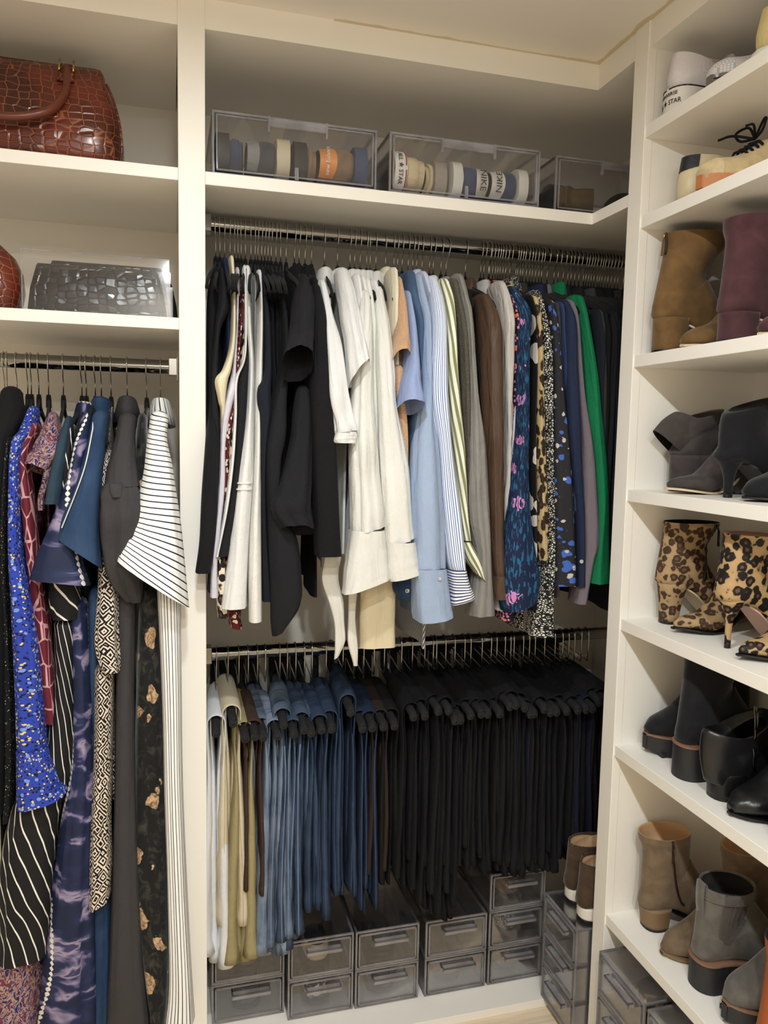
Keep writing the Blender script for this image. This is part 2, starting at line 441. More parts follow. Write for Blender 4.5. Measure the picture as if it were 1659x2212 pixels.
# ------------------------------------------------------------------ hangers
def hanger_data():
    """slim velvet hanger, hung at the origin on a rail running along x"""
    r = RR + .0026
    pts = [(0, r * math.cos(a), r * math.sin(a)) for a in np.radians(np.linspace(-25, 180, 16))]
    pts += [(0, -r * .93, -.012), (0, -r * .6, -.026), (0, -.004, -.038), (0, 0, -.05), (0, 0, -.088)]
    pts = [(x, y, z) for x, y, z in pts]
    hk = MB().tube(pts, .0016, 6)
    bd = MB()
    # shoulders: a strip whose centre line drops from the neck to both tips
    for s in (-1, 1):
        cl = smooth_path([(0.0, -.086, .012), (.012, -.098, .020), (.035, -.112, .024), (.085, -.128, .020), (.15, -.148, .016), (.195, -.168, .013), (.212, -.184, .008)], 4)
        R = []
        for y, z, h in cl:
            a = np.arange(8) * 2 * PI / 8
            R.append(np.stack([.0034 * np.cos(a), s * y + 0 * a, z + h * .5 * np.sin(a)], 1))
        bd.loft(R, True, True)
    bd.loft(tube_rings([(0, 0, -.074), (0, 0, -.082), (0, 0, -.104)], [.0045, .0058, .0062], 8), True, True)
    bar = MB()
    bar.tube([(0, -.19, -.176), (0, -.1, -.186), (0, .1, -.186), (0, .19, -.176)], .003, 6)
    return hk, bd, bar
_h, _b, _bar = hanger_data()
def _mesh_only(mb, name, m):
    o = mb.build(name, m); me = o.data; bpy.data.objects.remove(o); return me
HK_ME = _mesh_only(_h, 'hook', HOOKM); HB_ME = _mesh_only(_b, 'shoulder_arms', VELVET); HBAR_ME = _mesh_only(_bar, 'crossbar', VELVET)
def add_mesh(me, name, parent):
    o = bpy.data.objects.new(name, me); COL.objects.link(o); o.parent = parent; return o
def hanger(x, z, yaw, label, group):
    t = thing('clothes_hanger', label, 'hanger', (x, YR, z), yaw, group)
    add_mesh(HK_ME, 'hook', t); add_mesh(HB_ME, 'shoulder_arms', t); add_mesh(HBAR_ME, 'crossbar', t)
    return t

# ------------------------------------------------------------------ cloth
def rowfill(rows, Y0, ry0):
    out = []
    for r in rows:
        if r[0] == 'w':
            out.append(r[1:]); continue          # world row: x, y, z, half width, half depth
        r = list(r) + [None] * (5 - len(r))
        y, xl, xr, Y, ry = r
        Y = Y0 if Y is None else Y; ry = ry0 if ry is None else ry
        a = at(xl, y, Y); b = at(xr, y, Y)
        out.append((0.5 * (a[0] + b[0]), Y, 0.5 * (a[2] + b[2]), 0.5 * (b[0] - a[0]), ry))
    return out
def drape(rows, Y0=-.015, ry0=.045, seed=0, fold=.12, lobes=4, hem=(0.0, 0.0), n=36, k=8, p=.8, closebot=False, top=True):
    """hanging cloth tube through rows (centre, half width, half depth) with deepening folds and a sloping hem"""
    rng = random.Random(seed)
    R = smooth_path(rowfill(rows, Y0, ry0), k); m = len(R)
    a = np.arange(n) * 2 * PI / n
    ph = [rng.uniform(0, 6.28) for _ in range(5)]; dr = [rng.uniform(-2.5, 2.5) for _ in range(5)]
    rings = []
    for i, (cx, cy, cz, rx, ry) in enumerate(R):
        v = i / (m - 1)
        A = fold * (0.35 + 0.65 * sm(0, .7, v))
        mod = 1 + A * np.sin(lobes * a + ph[0] + dr[0] * v) * 0.6 + A * .5 * np.sin((lobes + 3) * a + ph[1] + dr[1] * v) + A * .3 * np.sin((2 * lobes + 5) * a + ph[2] + dr[2] * v)
        mod += A * .22 * np.sin((3 * lobes + 4) * a + ph[3] + dr[3] * v * 1.5) + A * .3 * np.sin(2 * a + 17 * v + ph[4]) * sm(.1, .4, v)
        mod *= 1 + .05 * math.sin(v * 21 + ph[3]) * fold * 4
        ca, sa = np.cos(a), np.sin(a)
        x = np.sign(ca) * np.abs(ca) ** p * rx; y = np.sign(sa) * np.abs(sa) ** p * ry
        x = x * np.minimum(mod, 1.05); y = y * mod
        h = sm(.55, 1.0, v)
        z = cz + hem[0] * h * x - hem[1] * h * y
        sway = .004 * math.sin(v * 6 + ph[4])
        rings.append(np.stack([cx + x + sway * fold * 5, cy + y, z], 1))
    if top:      # close softly over the shoulder
        c0 = rings[0].mean(0); up = rings[0].copy()
        t1 = c0 + (up - c0) * .75; t1[:, 2] += .008; t2 = c0 + (up - c0) * .3; t2[:, 2] += .013
        rings = [t2, t1] + rings
    return rings
def body_rings(xh, xf, z_rod, zhem, kind, seed, t=.0065, hwf=.2, hwb=.2, n=40, amp=.004, flare=0.0):
    """torso hung flat on a hanger: seen from its side edge"""
    rng = random.Random(seed); ph = [rng.uniform(0, 6.28) for _ in range(6)]
    if kind == 'low':
        prof = [(-.178, .06), (-.182, .15), (-.2, .185), (-.3, .182), (-.40, .185)]
    elif kind == 'tank':
        prof = [(-.112, .05), (-.128, .10), (-.15, .115), (-.25, .105), (-.34, .12), (-.385, .165), (-.42, .195)]
    elif kind == 'pants':
        prof = [(-.19, .15), (-.3, .16)]
    else:
        prof = [(-.098, .028), (-.106, .055), (-.122, .10), (-.148, .155), (-.172, .195), (-.195, .203), (-.30, .19), (-.40, .185)]
    zh = zhem - z_rod
    prof = prof + [(zh * .6 + prof[-1][0] * .4, prof[-1][1] * 1.02 + flare * .4), (zh, prof[-1][1] * 1.05 + flare)]
    zz = []
    for i in range(len(prof) - 1):
        kk = 2 if prof[i][0] > -.42 else 9
        zz += list(np.linspace(prof[i][0], prof[i + 1][0], kk, endpoint=False))
    zz.append(prof[-1][0]); P = np.array(prof)[::-1]
    a = np.arange(n) * 2 * PI / n; rings = []
    for z in zz:
        hw = np.interp(z, P[:, 0], P[:, 1]); v = np.clip(-(z + .1) / max(.01, -zh - .1), 0, 1)
        ca, sa = np.cos(a), np.sin(a)
        y = np.where(ca < 0, hw * hwf / .2, hw * hwb / .2) * np.sign(ca) * np.abs(ca) ** .9
        tt = t * (.7 + .6 * v)
        x = np.sign(sa) * np.abs(sa) ** .55 * tt
        fr = np.clip(-y / .2, -1.2, 1.2)
        xo = (xf - xh) * fr
        f = amp * (.15 + v) * (np.sin(26 * y + ph[0] + 2.0 * v) + .6 * np.sin(47 * y + ph[1] - 3 * v))
        rings.append(np.stack([xh + xo + x + f, YR + y, z_rod + z + 0 * a + .004 * np.sin(18 * y + ph[2]) * v], 1))
    return rings
def collar_rings(xh, xf, z_rod, h=.046, w=.018, ly=.058, rise=.0):
    """folded shirt collar round the neck of the hanger"""
    th = np.linspace(-PI * .93, PI * .93, 30); R = []
    for q in th:
        y = -ly * math.cos(q); x = w * math.sin(q) * 1.0
        xo = (xf - xh) * (-y / .2)
        c = np.array([xh + xo + x, YR + y, z_rod - .122 + rise + .006 * math.cos(q)])
        o = np.array([math.sin(q) * .9, -math.cos(q), 0]); o /= np.linalg.norm(o)
        pts = []
        for du, dz in ((-.002, -.012), (-.001, h * .5), (.0005, h * .6), (.003, h * .52), (.009, h * .05), (.017, -h * .72), (.0145, -h * .72), (.006, h * .05), (.0015, h * .35)):
            pts.append(c + o * du + np.array([0, 0, dz]))
        R.append(pts)
    return R
GN = [0]; G = {}
def garment(name, short, cat, z_rod, hookpx, hooky, mat, front=None, cuff=None, kind='shirt', zhem=None, collar=True, label=None,
            group=None, fold=.1, lobes=4, hem=(0, 0), Y0=-.012, ry0=.045, extra=None, cuffmat=None, bodymat=None, cfold=.04, chem=(0, 0), yaw_from=None,
            hwf=.17, t=.006, collarmat=None, nohang=False, flare=0.0, amp=.004, hanger_label=None, hanger_group=None, body=True, p=.8, rise=0.0):
    """one garment on its own hanger: torso, front sleeve drawn through rows, collar and cuff"""
    GN[0] += 1; seed = GN[0] * 7 + 3
    xh = at(hookpx, hooky, YR)[0]
    if front:
        r3 = rowfill(front, Y0, ry0); mid = r3[min(2, len(r3) - 1)]
        xf = mid[0] if yaw_from is None else yaw_from
        xf = xh + float(np.clip((xf - xh) * .2 / (YR - mid[1]), -.06, .06))
    else:
        xf = xh if yaw_from is None else yaw_from
    yaw = -math.atan2((xh - xf), .2)
    if not nohang:
        hanger(xh, z_rod, yaw, hanger_label or ('slim black velvet hanger holding the ' + short), hanger_group)
    o = (xh, YR, z_rod)
    g = thing(name, label, cat, o, 0, group); G[short] = g
    if zhem is None: zhem = z_rod - .62
    if body:
        MB().loft(body_rings(xh, xf, z_rod, zhem, kind if kind in ('tank', 'low') else 'shirt', seed, t, hwf, .2, amp=amp, flare=flare), True, False).build('body', bodymat or mat, g, origin=o)
    if front:
        MB().loft(drape(front, Y0, ry0, seed + 1, fold, lobes, hem, p=p), True, False).build('front_panel' if kind == 'tank' else 'sleeve', mat, g, origin=o)
    if cuff:
        MB().loft(drape(cuff, Y0 - .002, ry0 * 1.06, seed + 2, cfold, 3, chem, k=5, top=False, p=.7)).build('cuff', cuffmat or mat, g, origin=o)
    if collar:
        MB().loft(collar_rings(xh, xf, z_rod, rise=rise)).build('collar', collarmat or mat, g, origin=o)
    for nm, rows, kw in (extra or []):
        kw = dict(kw); mm = kw.pop('mat', mat)
        MB().loft(drape(rows, seed=seed + len(nm), **kw), True, False).build(nm, mm, g, origin=o)
    return g

# ------------------------------------------------------------------ cloth colours and prints
BLK = fabric('black_cloth', (18, 18, 21), .9, .2)
BLK2 = fabric('black_crepe', (27, 28, 32), .88, .15)
BLK3 = fabric('soft_black_jersey', (20, 20, 22), .92, .2)
NVBLK = fabric('ink_navy_cloth', (27, 31, 42), .88, .2)
NVY = fabric('navy_cloth', (33, 43, 72), .8, .15)
WHT = fabric('white_cotton', (232, 232, 231), .85, .05)
WHT2 = fabric('warm_white_cotton', (232, 231, 226), .88, .06)
IVO = fabric('ivory_cotton', (233, 224, 202), .88, .06)
CRM = fabric('cream_linen', (226, 212, 180), .9, .08)
GAUZE = fabric('white_gauze', (228, 225, 216), .8, .05)
LAV = satin('pale_lavender_satin', (205, 202, 214))
PEACH = fabric('peach_knit', (204, 164, 128), .95, .15, 300, .5, .3)
PERI = fabric('periwinkle_cloth', (152, 168, 210), .85, .06)
LBLUE = fabric('light_blue_oxford', (164, 182, 212), .85, .08)
DENS = denim('denim_shirting', (58, 82, 114), .45, (128, 150, 178))
PEARL = plain('pearl_button', (200, 192, 198), .3)
DEND = denim('dark_denim_shirting', (36, 58, 90), .45, (78, 102, 134))
OLIVE = fabric('olive_grey_knit', (96, 92, 82), .95, .2, 350, .5)
GREY = satin('grey_silk', (138, 136, 132), .5)
BRN = satin('brown_satin', (82, 63, 50), .5)
SILV = satin('silver_satin', (196, 192, 188), .3)
MAUVE = fabric('mauve_grey_cloth', (120, 110, 120), .75, .06)
GREEN = fabric('emerald_cloth', (14, 122, 78), .8, .08)
SLATE = fabric('slate_blue_cloth', (52, 66, 104), .85, .1)
CHAR = fabric('charcoal_cloth', (62, 60, 62), .8, .1)
OLBLK = fabric('olive_black_cloth', (52, 52, 46), .85, .1)
TEAL = fabric('dark_teal_cloth', (40, 62, 78), .7, .1)
SB_BLUE = stripes('blue_white_stripe', (240, 243, 248), (72, 106, 172), 190, .34, 'u')
SB_BLUE2 = stripes('fine_blue_stripe', (238, 241, 246), (70, 98, 158), 300, .4, 'u')
SB_CUFF = stripes('navy_cross_stripe', (241, 242, 244), (58, 68, 110), 150, .4, 'v')
SB_YOKE = stripes('navy_yoke_stripe', (236, 238, 240), (62, 72, 104), 180, .45, 'u', .35)
SB_OLIVE = stripes('olive_white_stripe', (238, 236, 224), (132, 138, 88), 62, .45, 'u', .12)
SB_WS = stripes('black_on_white_stripe', (240, 240, 238), (40, 42, 48), 78, .2, 'v', -.12)
SB_WSB = stripes('black_on_white_vertical_stripe', (240, 240, 238), (50, 54, 64), 150, .22, 'u')
SB_PIN = stripes('white_pinstripe_on_black', (20, 20, 23), (232, 230, 222), 52, .12, 'u', .35, .7, .02)
SNAKE = cells('snake_print', (22, 22, 22), (222, 220, 210), 190, .13, .8, 1.0)
GOLDW = cells('gold_weave', (214, 200, 160), (236, 228, 206), 260, .12, .3)
LEOC = leopard('cream_leopard_cloth', (228, 214, 192), (30, 26, 24), (92, 66, 50), 60)
LEOT = leopard('tan_leopard_cloth', (184, 162, 120), (50, 36, 26), (90, 62, 40), 58, stretch=.6)
def dots(name, base, layers, rough=.8, petal=False):
    m = NT(name); v = m.uv(); col = lin(base)
    for i, (sc_, r, c, rnd) in enumerate(layers):
        ad = m.n('ShaderNodeVectorMath', operation='ADD'); m.l(v, ad.inputs[0]); ad.inputs[1].default_value = (i * 3.37, i * 1.91, 0)
        o = m.voro(m.warp(ad.outputs[0], sc_ * 1.4, .55 / sc_) if petal else ad.outputs[0], sc_, 'F1', rnd)
        msk = m.math('LESS_THAN', o[0], r)
        col = m.mix(msk, col, lin(c))
    m.bump(m.noise(v, 22, 3, .6)[0], .35, .004)
    return m.fin(col, rough)
DOTS = dots('royal_blue_dots', (44, 66, 168), [(150, .36, (20, 24, 52), .8), (120, .25, (226, 198, 110), 1.0), (66, .25, (118, 148, 214), 1.0)])
MARF = dots('maroon_white_flowers', (92, 28, 30), [(95, .36, (222, 208, 198), 1.0)], petal=True)
BLKDOT = dots('black_white_spots', (16, 16, 18), [(230, .3, (232, 230, 222), .3)])
BLUEFL = dots('black_blue_flowers', (36, 36, 40), [(38, .30, (64, 100, 184), 1.0), (44, .22, (190, 186, 184), 1.0), (90, .12, (52, 76, 140), 1.0)], petal=True)
BWFL = dots('black_white_blooms', (14, 14, 16), [(16, .4, (196, 190, 182), 1.0)], petal=True)
EMBR = dots('black_embroidered', (17, 17, 20), [(160, .16, (206, 176, 130), 1.0), (120, .1, (60, 160, 140), 1.0), (140, .1, (224, 210, 196), 1.0)])
PINKP = dots('pink_orange_print', (40, 24, 44), [(120, .42, (210, 140, 176), .7), (60, .3, (232, 112, 74), 1.0)])
LEAF = cells('burgundy_leaf_print', (206, 158, 164), (104, 34, 48), 46, .035, .9, .5)
def splash(name, stops, scale=24, dist=2.5, stretch=.6, rough=.75):
    m = NT(name); v = m.uv(1, stretch)
    nz = m.noise(v, scale, 5, dist, .6)[0]
    col = m.ramp(nz, [(p, lin(c)[:3]) for p, c in stops])
    m.bump(m.noise(m.uv(), 22, 3, .6)[0], .35, .004)
    return m.fin(col, rough)
MULTI = splash('multicolour_abstract_print', [(.3, (26, 24, 64)), (.43, (44, 46, 116)), (.46, (206, 184, 166)), (.485, (132, 50, 44)), (.51, (196, 170, 156)), (.535, (92, 34, 42)), (.58, (40, 34, 92)), (.64, (150, 70, 52)), (.72, (30, 26, 60))], 44, 3.0)
def tiedye():
    m = NT('navy_tie_dye'); v = m.uv()
    a = m.noise(m.uv(1, 1.6), 12, 3, .8)[0]
    col = m.ramp(a, [(.0, lin((22, 34, 54))[:3]), (.44, lin((27, 36, 66))[:3]), (.53, lin((38, 46, 84))[:3]), (.575, lin((110, 104, 138))[:3]), (.62, lin((160, 146, 170))[:3]), (.66, lin((60, 60, 96))[:3])])
    # wavering chain of pale resist marks running down the cloth
    s_ = m.sep(v); wob = m.math('MULTIPLY', m.math('SINE', m.math('MULTIPLY', s_[1], 14)), .018)
    u = m.math('FRACT', m.math('MULTIPLY', m.math('ADD', s_[0], wob), 9.0))
    du = m.math('ABSOLUTE', m.math('SUBTRACT', u, .5))
    beads = m.math('ABSOLUTE', m.math('SINE', m.math('MULTIPLY', s_[1], 260)))
    msk = m.math('LESS_THAN', du, m.math('MULTIPLY', beads, .045))
    col = m.mix(msk, col, lin((232, 228, 218)))
    m.bump(m.noise(v, 22, 3, .6)[0], .35, .004)
    return m.fin(col, .65)
TIED = tiedye()
def ikat():
    m = NT('black_white_ikat'); v = m.uv(1, .8); vw = m.warp(v, 60, .006)
    d = m.voro(vw, 42, 'F1', .75, 'MANHATTAN')[0]
    s_ = m.math('SINE', m.math('MULTIPLY', d, 21)); msk = m.math('GREATER_THAN', s_, .15)
    col = m.mix(msk, lin((22, 20, 20)), lin((222, 208, 192)))
    m.bump(m.noise(m.uv(), 22, 3, .6)[0], .35, .004)
    return m.fin(col, .8)
IKAT = ikat()
def darkfloral():
    m = NT('dark_velvet_floral'); v = m.uv(1, .8); vw = m.warp(v, 40, .03)
    o = m.voro(vw, 21, 'F1', 1.0)
    rnd = m.sep(o[1])[0]
    near = m.math('LESS_THAN', o[0], m.math('MULTIPLY', rnd, .5))
    shade = m.ramp(m.noise(v, 90, 4, 1.5)[0], [(.35, lin((110, 82, 58))[:3]), (.6, lin((196, 166, 130))[:3])])
    leafy = m.ramp(m.noise(v, 40, 5, 1.5)[0], [(.5, lin((20, 20, 22))[:3]), (.72, lin((62, 62, 54))[:3])])
    pick = m.math('MULTIPLY', near, m.math('GREATER_THAN', rnd, .45))
    col = m.mix(pick, leafy, shade)
    return m.fin(col, .85, .2)
DFLOR = darkfloral()
def tigers():
    m = NT('teal_print_pink_figures'); v = m.uv(1, .75)
    lines = m.math('GREATER_THAN', m.noise(m.uv(300, 40), 1.0, 2)[0], .56)
    col = m.mix(lines, lin((22, 34, 66)), lin((36, 96, 132)))
    vw = m.warp(v, 60, .028)
    mp = m.n('ShaderNodeMapping'); mp.inputs['Scale'].default_value = (.72, 1.2, 1); m.l(vw, mp.inputs[0])
    d = m.voro(mp.outputs[0], 24, 'F1', .7)[0]
    blob = m.math('LESS_THAN', d, .3)
    st = m.math('GREATER_THAN', m.math('SINE', m.math('MULTIPLY', m.sep(vw)[0], 900)), -.3)
    col = m.mix(m.math('MULTIPLY', blob, st), col, lin((204, 132, 190)))
    m.bump(m.noise(m.uv(), 22, 3, .6)[0], .3, .004)
    return m.fin(col, .8)
TIGER = tigers()

# ------------------------------------------------------------------ upper rail of the corner bay
HY = 560
ZU = RAIL_U
def zpx(x, y, Y=0.0): return at(x, y, Y)[2]
def up(name, short, cat, hk, mat, front, hy=None, **kw):
    if 'zhem' not in kw:
        y_end = (kw.get('cuff') or front)[-1][0]
        kw['zhem'] = zpx(hk, y_end + kw.pop('dh', -20), .1)
    else: kw.pop('dh', None)
    return garment(name, short, cat, ZU, hk, HY, mat, front, **kw)
TK = dict(kind='tank', collar=False, Y0=.065, ry0=.07, lobes=3)
def tank(short, hk, mat, front, label, **kw):
    a = dict(TK); a.update(kw)
    return up('sleeveless_top', short, 'top', hk, mat, front, label=label, **a)
def Yr(rows, ys):
    return [(*r[:3], y[0], y[1]) for r, y in zip(rows, ys)]
tank('long black sleeveless top', 466, BLK, Yr([(592, 458, 476), (640, 449, 470), (780, 448, 463), (890, 448, 467), (960, 443, 470), (1075, 434, 468), (1166, 430, 462), (1235, 422, 453)],
     [(.12, .05), (.10, .06), (.08, .055), (.04, .05), (-.042, .028), (-.05, .032), (-.055, .032), (-.055, .03)]), 'long black sleeveless top swinging out over the white stile', fold=.08)
tank('black top with the deep armhole', 475, BLK2, Yr([(592, 470, 482), (660, 468, 498), (720, 462, 476), (830, 455, 470), (960, 460, 476), (1100, 458, 472), (1275, 447, 460)],
     [(.12, .05), (.09, .05), (.08, .06), (.03, .05), (-.0, .035), (-.0, .035), (0, .03)]), 'black sleeveless top with deep armhole beside the white stile')
tank('navy strap top', 485, NVY, Yr([(570, 480, 492), (640, 484, 495), (800, 484, 494), (960, 486, 494), (1200, 484, 494)], [(.14, .04), (.13, .05), (.11, .05), (.1, .05), (.1, .05)]), 'navy strap top squeezed behind the gold woven top')
tank('gold woven top', 497, GOLDW, Yr([(567, 492, 504), (640, 499, 508), (740, 497, 508), (796, 482, 500), (822, 464, 492), (866, 470, 486), (910, 474, 484), (1100, 462, 474), (1236, 450, 461)],
     [(.12, .05), (.09, .05), (.05, .05), (-.0, .04), (-.03, .03), (-.025, .03), (-.01, .03), (.03, .03), (.02, .025)]), 'cream and gold woven sleeveless top', fold=.06)
tank('pale lavender satin top', 507, LAV, Yr([(592, 506, 516), (700, 507, 514), (800, 500, 510), (835, 493, 511), (900, 479, 496), (960, 474, 486), (1060, 469, 484), (1200, 457, 470), (1288, 454, 471)],
     [(.12, .05), (.08, .05), (.03, .04), (-.02, .03), (-.03, .025), (-.03, .022), (-.035, .022), (-.035, .022), (-.035, .022)]), 'pale lavender satin sleeveless top', fold=.06)
tank('maroon flowered top', 514, MARF, Yr([(602, 518, 526), (700, 512, 520), (860, 498, 508), (900, 489, 504), (975, 483, 497), (1100, 484, 496), (1250, 478, 499), (1348, 494, 521)],
     [(.12, .05), (.08, .05), (.02, .04), (-.01, .035), (-.01, .03), (-.005, .03), (.02, .04), (.03, .05)]), 'maroon sleeveless top with small white flowers')
tank('cream leopard top', 521, LEOC, Yr([(652, 527, 536), (750, 518, 528), (850, 505, 515), (960, 494, 504), (1100, 484, 493), (1220, 468, 488), (1330, 471, 493)],
     [(.11, .05), (.07, .05), (.02, .04), (-.015, .03), (-.02, .028), (-.02, .03), (-.01, .03)]), 'cream and black leopard print sleeveless top')
g = tank('black top with white piping', 530, BLK2, Yr([(590, 523, 534), (760, 528, 537), (824, 512, 535), (900, 510, 531), (994, 505, 521), (1100, 491, 509), (1200, 468, 491)],
     [(.12, .05), (.06, .05), (-.0, .04), (-.02, .03), (-.03, .025), (-.04, .022), (-.045, .02)]), 'black sleeveless top edged with a white band', fold=.03,
     extra=[('white_band', Yr([(586, 522, 531), (760, 525, 531), (822, 507, 514), (900, 505, 512), (994, 498, 506), (1100, 484, 492), (1202, 465, 471)], [(.10, .03), (.03, .03), (-.03, .02), (-.035, .015), (-.045, .014), (-.05, .012), (-.055, .01)]), dict(mat=WHT, fold=.03))])
tank('white top with chest pocket', 542, WHT, Yr([(588, 524, 540), (700, 528, 540), (800, 531, 546), (950, 521, 546), (1060, 506, 546), (1190, 496, 537), (1312, 478, 533)],
     [(.12, .05), (.07, .05), (.03, .045), (-.02, .035), (-.035, .03), (-.045, .026), (-.05, .024)]), 'white cotton sleeveless top with a pocket', fold=.07,
     extra=[('pocket_seam', Yr([(1041, 509, 545), (1044, 508, 545)], [(-.042, .026), (-.042, .026)]), dict(mat=WHT2, fold=.0, k=2, top=False)), ('pocket_seam', Yr([(1054, 507, 545), (1057, 506, 545)], [(-.043, .026), (-.043, .026)]), dict(mat=WHT2, fold=.0, k=2, top=False))])
tank('white ribbed knit top', 551, WHT2, Yr([(597, 550, 562), (700, 554, 566), (850, 549, 566), (1000, 547, 563), (1200, 535, 563), (1340, 536, 564)],
     [(.12, .05), (.08, .05), (.02, .04), (-.015, .032), (-.03, .028), (-.035, .026)]), 'white ribbed knit sleeveless top', fold=.05)
tank('ink navy piped top', 557, NVBLK, Yr([(590, 562, 570), (700, 566, 582), (800, 566, 584), (845, 553, 582), (900, 557, 582), (1000, 560, 574), (1150, 563, 577), (1295, 565, 590)],
     [(.12, .05), (.08, .05), (.03, .04), (-.02, .03), (-.02, .03), (-.015, .03), (-.01, .03), (0, .03)]), 'ink navy sleeveless top with piped armhole')
dk = [(565, 566, 574), (572, 574, 582), (579, 580, 588), (586, 588, 597), (596, 592, 604)]
ORD = ['first', 'second', 'third', 'fourth', 'fifth', 'sixth', 'seventh', 'eighth', 'ninth', 'tenth', 'eleventh', 'twelfth', 'thirteenth', 'fourteenth', 'fifteenth', 'sixteenth', 'seventeenth', 'eighteenth', 'nineteenth', 'twentieth', 'twenty-first', 'twenty-second', 'twenty-third', 'twenty-fourth']
for i, (hk, a_, b_) in enumerate(dk):
    tank('plain black tops', hk, [BLK, BLK3, NVBLK][i % 3], Yr([(590 + i * 3, a_, b_), (760, a_ + 4, b_ + 4), (900, a_ + 6, b_ + 8), (1120, a_ + 4, b_ + 8), (1255 + i * 8, a_ + 4, b_ + 10)],
         [(.13, .05), (.11, .05), (.09, .05), (.08, .05), (.08, .05)]), 'plain black sleeveless top, %s after the ink navy piped top' % ORD[i],
         group='plain black tops on the upper rail', hanger_label='velvet hanger of the %s black top after the ink navy top' % ORD[i], hanger_group='hangers of the plain black tops')
tank('long black tunic', 606, BLK2, Yr([(600, 600, 612), (760, 606, 622), (868, 584, 618), (940, 574, 616), (1000, 570, 606), (1100, 575, 606), (1166, 580, 642), (1260, 586, 653), (1320, 587, 648), (1366, 589, 612)],
     [(.1, .05), (.06, .05), (.0, .04), (-.02, .04), (-.02, .04), (-.02, .04), (-.03, .035), (-.035, .035), (-.035, .03), (-.03, .025)]), 'long charcoal black tunic with a pointed low hem', fold=.07, hem=(.5, 0))
up('blouse', 'black blouse with gathered sleeve', 'blouse', 618, BLK2, Yr([(606, 646, 662), (650, 634, 678), (700, 628, 676), (740, 621, 675), (787, 609, 676)],
     [(.03, .045), (.0, .05), (-.03, .05), (-.06, .045), (-.085, .045)]), label='black blouse with a gathered wide-open short sleeve', hem=(0, .75), fold=.05, collar=False, dh=300,
     extra=[('side_panel', Yr([(845, 640, 668), (900, 630, 672), (960, 622, 672), (1050, 602, 672), (1085, 589, 674), (1118, 594, 678), (1146, 612, 679)], [(-.01, .035), (-.02, .035), (-.03, .035), (-.05, .038), (-.06, .04), (-.065, .042), (-.07, .042)]), dict(fold=.14, hem=(-.1, .35)))])
for i, hk in enumerate((636, 646, 659)):
    up('blouse', 'dark blouses', 'blouse', hk, [BLK, NVBLK, BLK3][i], Yr([(612, hk + 4, hk + 20), (700, hk + 18, hk + 34), (900, hk + 14, hk + 32), (1150, hk + 2, hk + 26)], [(.06, .05), (.05, .05), (.05, .05), (.05, .05)]),
       label='half hidden black blouse, %s after the gathered-sleeve blouse' % ORD[i], group='black blouses on the upper rail', hanger_label='velvet hanger of the %s black blouse after the gathered-sleeve blouse' % ORD[i], hanger_group='hangers of the black blouses', collar=i != 1)
up('coat', 'plain black coat', 'coat', 673, BLK, Yr([(628, 668, 686), (700, 670, 702), (850, 668, 712), (960, 672, 722), (1100, 676, 728), (1198, 680, 734)],
     [(.03, .05), (-.01, .05), (-.03, .05), (-.04, .045), (-.05, .045), (-.055, .04)]), label='plain black coat sleeve hanging straight beside white blouses', fold=.02, p=.6, collar=False, dh=80)
# whites
SH = 'shirt'
up(SH, 'white shirt with elastic cuff', 'shirt', 701, WHT, Yr([(618, 681, 697), (680, 690, 713), (750, 698, 736), (850, 705, 753), (905, 714, 763), (932, 718, 768)],
     [(.03, .04), (.0, .045), (-.03, .045), (-.05, .04), (-.06, .036), (-.065, .034)]), label='white shirt whose puffed sleeve ends in an elastic cuff', fold=.16, lobes=5, dh=260,
     cuff=Yr([(932, 720, 766), (944, 719, 767), (957, 720, 765)], [(-.065, .034), (-.066, .034), (-.066, .034)]), cfold=.08, hem=(.15, 0))
up('blouse', 'white eyelet blouse', 'blouse', 729, WHT, Yr([(592, 724, 752), (640, 728, 764), (700, 738, 778), (750, 750, 790), (808, 756, 797)],
     [(.07, .04), (.02, .045), (-.03, .04), (-.055, .035), (-.065, .035)]), label='white blouse with short scalloped eyelet sleeve', hem=(1.1, .5), fold=.12, dh=380)
for i, (hk, col) in enumerate(((756, WHT), (766, WHT), (778, WHT2), (792, WHT))):
    up(SH, 'plain white shirts', 'shirt', hk, col, Yr([(606 + i * 4, hk + 2, hk + 16), (680, hk + 12, hk + 28), (800, hk + 14, hk + 34), (960, hk + 2, hk + 32), (1200, hk - 10, hk + 26)], [(.05, .05), (.03, .05), (.02, .05), (.015, .05), (.015, .05)]),
       label='plain white shirt, %s after the white eyelet blouse' % ORD[i], group='plain white shirts on the upper rail', hanger_label='velvet hanger of the %s plain white shirt after the eyelet blouse' % ORD[i], hanger_group='hangers of the plain white shirts')
up(SH, 'white shirt with deep cuff', 'shirt', 800, WHT2, Yr([(640, 772, 790), (700, 768, 796), (850, 760, 802), (960, 757, 813), (1050, 758, 819), (1143, 756, 825)],
     [(.02, .045), (-.01, .05), (-.03, .045), (-.045, .042), (-.05, .042), (-.055, .042)]), label='white cotton shirt with a deep crumpled cuff hanging lowest', fold=.15, lobes=5,
     cuff=[(1143, 754, 826, -.056, .044), (1200, 748, 833, -.056, .044), (1263, 738, 839, -.056, .044)], chem=(.32, 0), hem=(.2, 0),
     extra=[('neck_tie', Yr([(1205, 700, 736), (1250, 697, 732), (1300, 712, 743), (1345, 722, 743), (1390, 722, 743), (1420, 721, 731)], [(.0, .006), (-.0, .006), (-.01, .006), (-.01, .005), (-.01, .005), (-.01, .004)]), dict(mat=GAUZE, fold=.12, hem=(.8, 0))),
            ('neck_tie', Yr([(1270, 752, 772), (1330, 754, 769), (1390, 751, 771), (1438, 763, 771)], [(-.0, .006), (-.0, .006), (-.005, .005), (-.005, .004)]), dict(mat=GAUZE, fold=.1))])
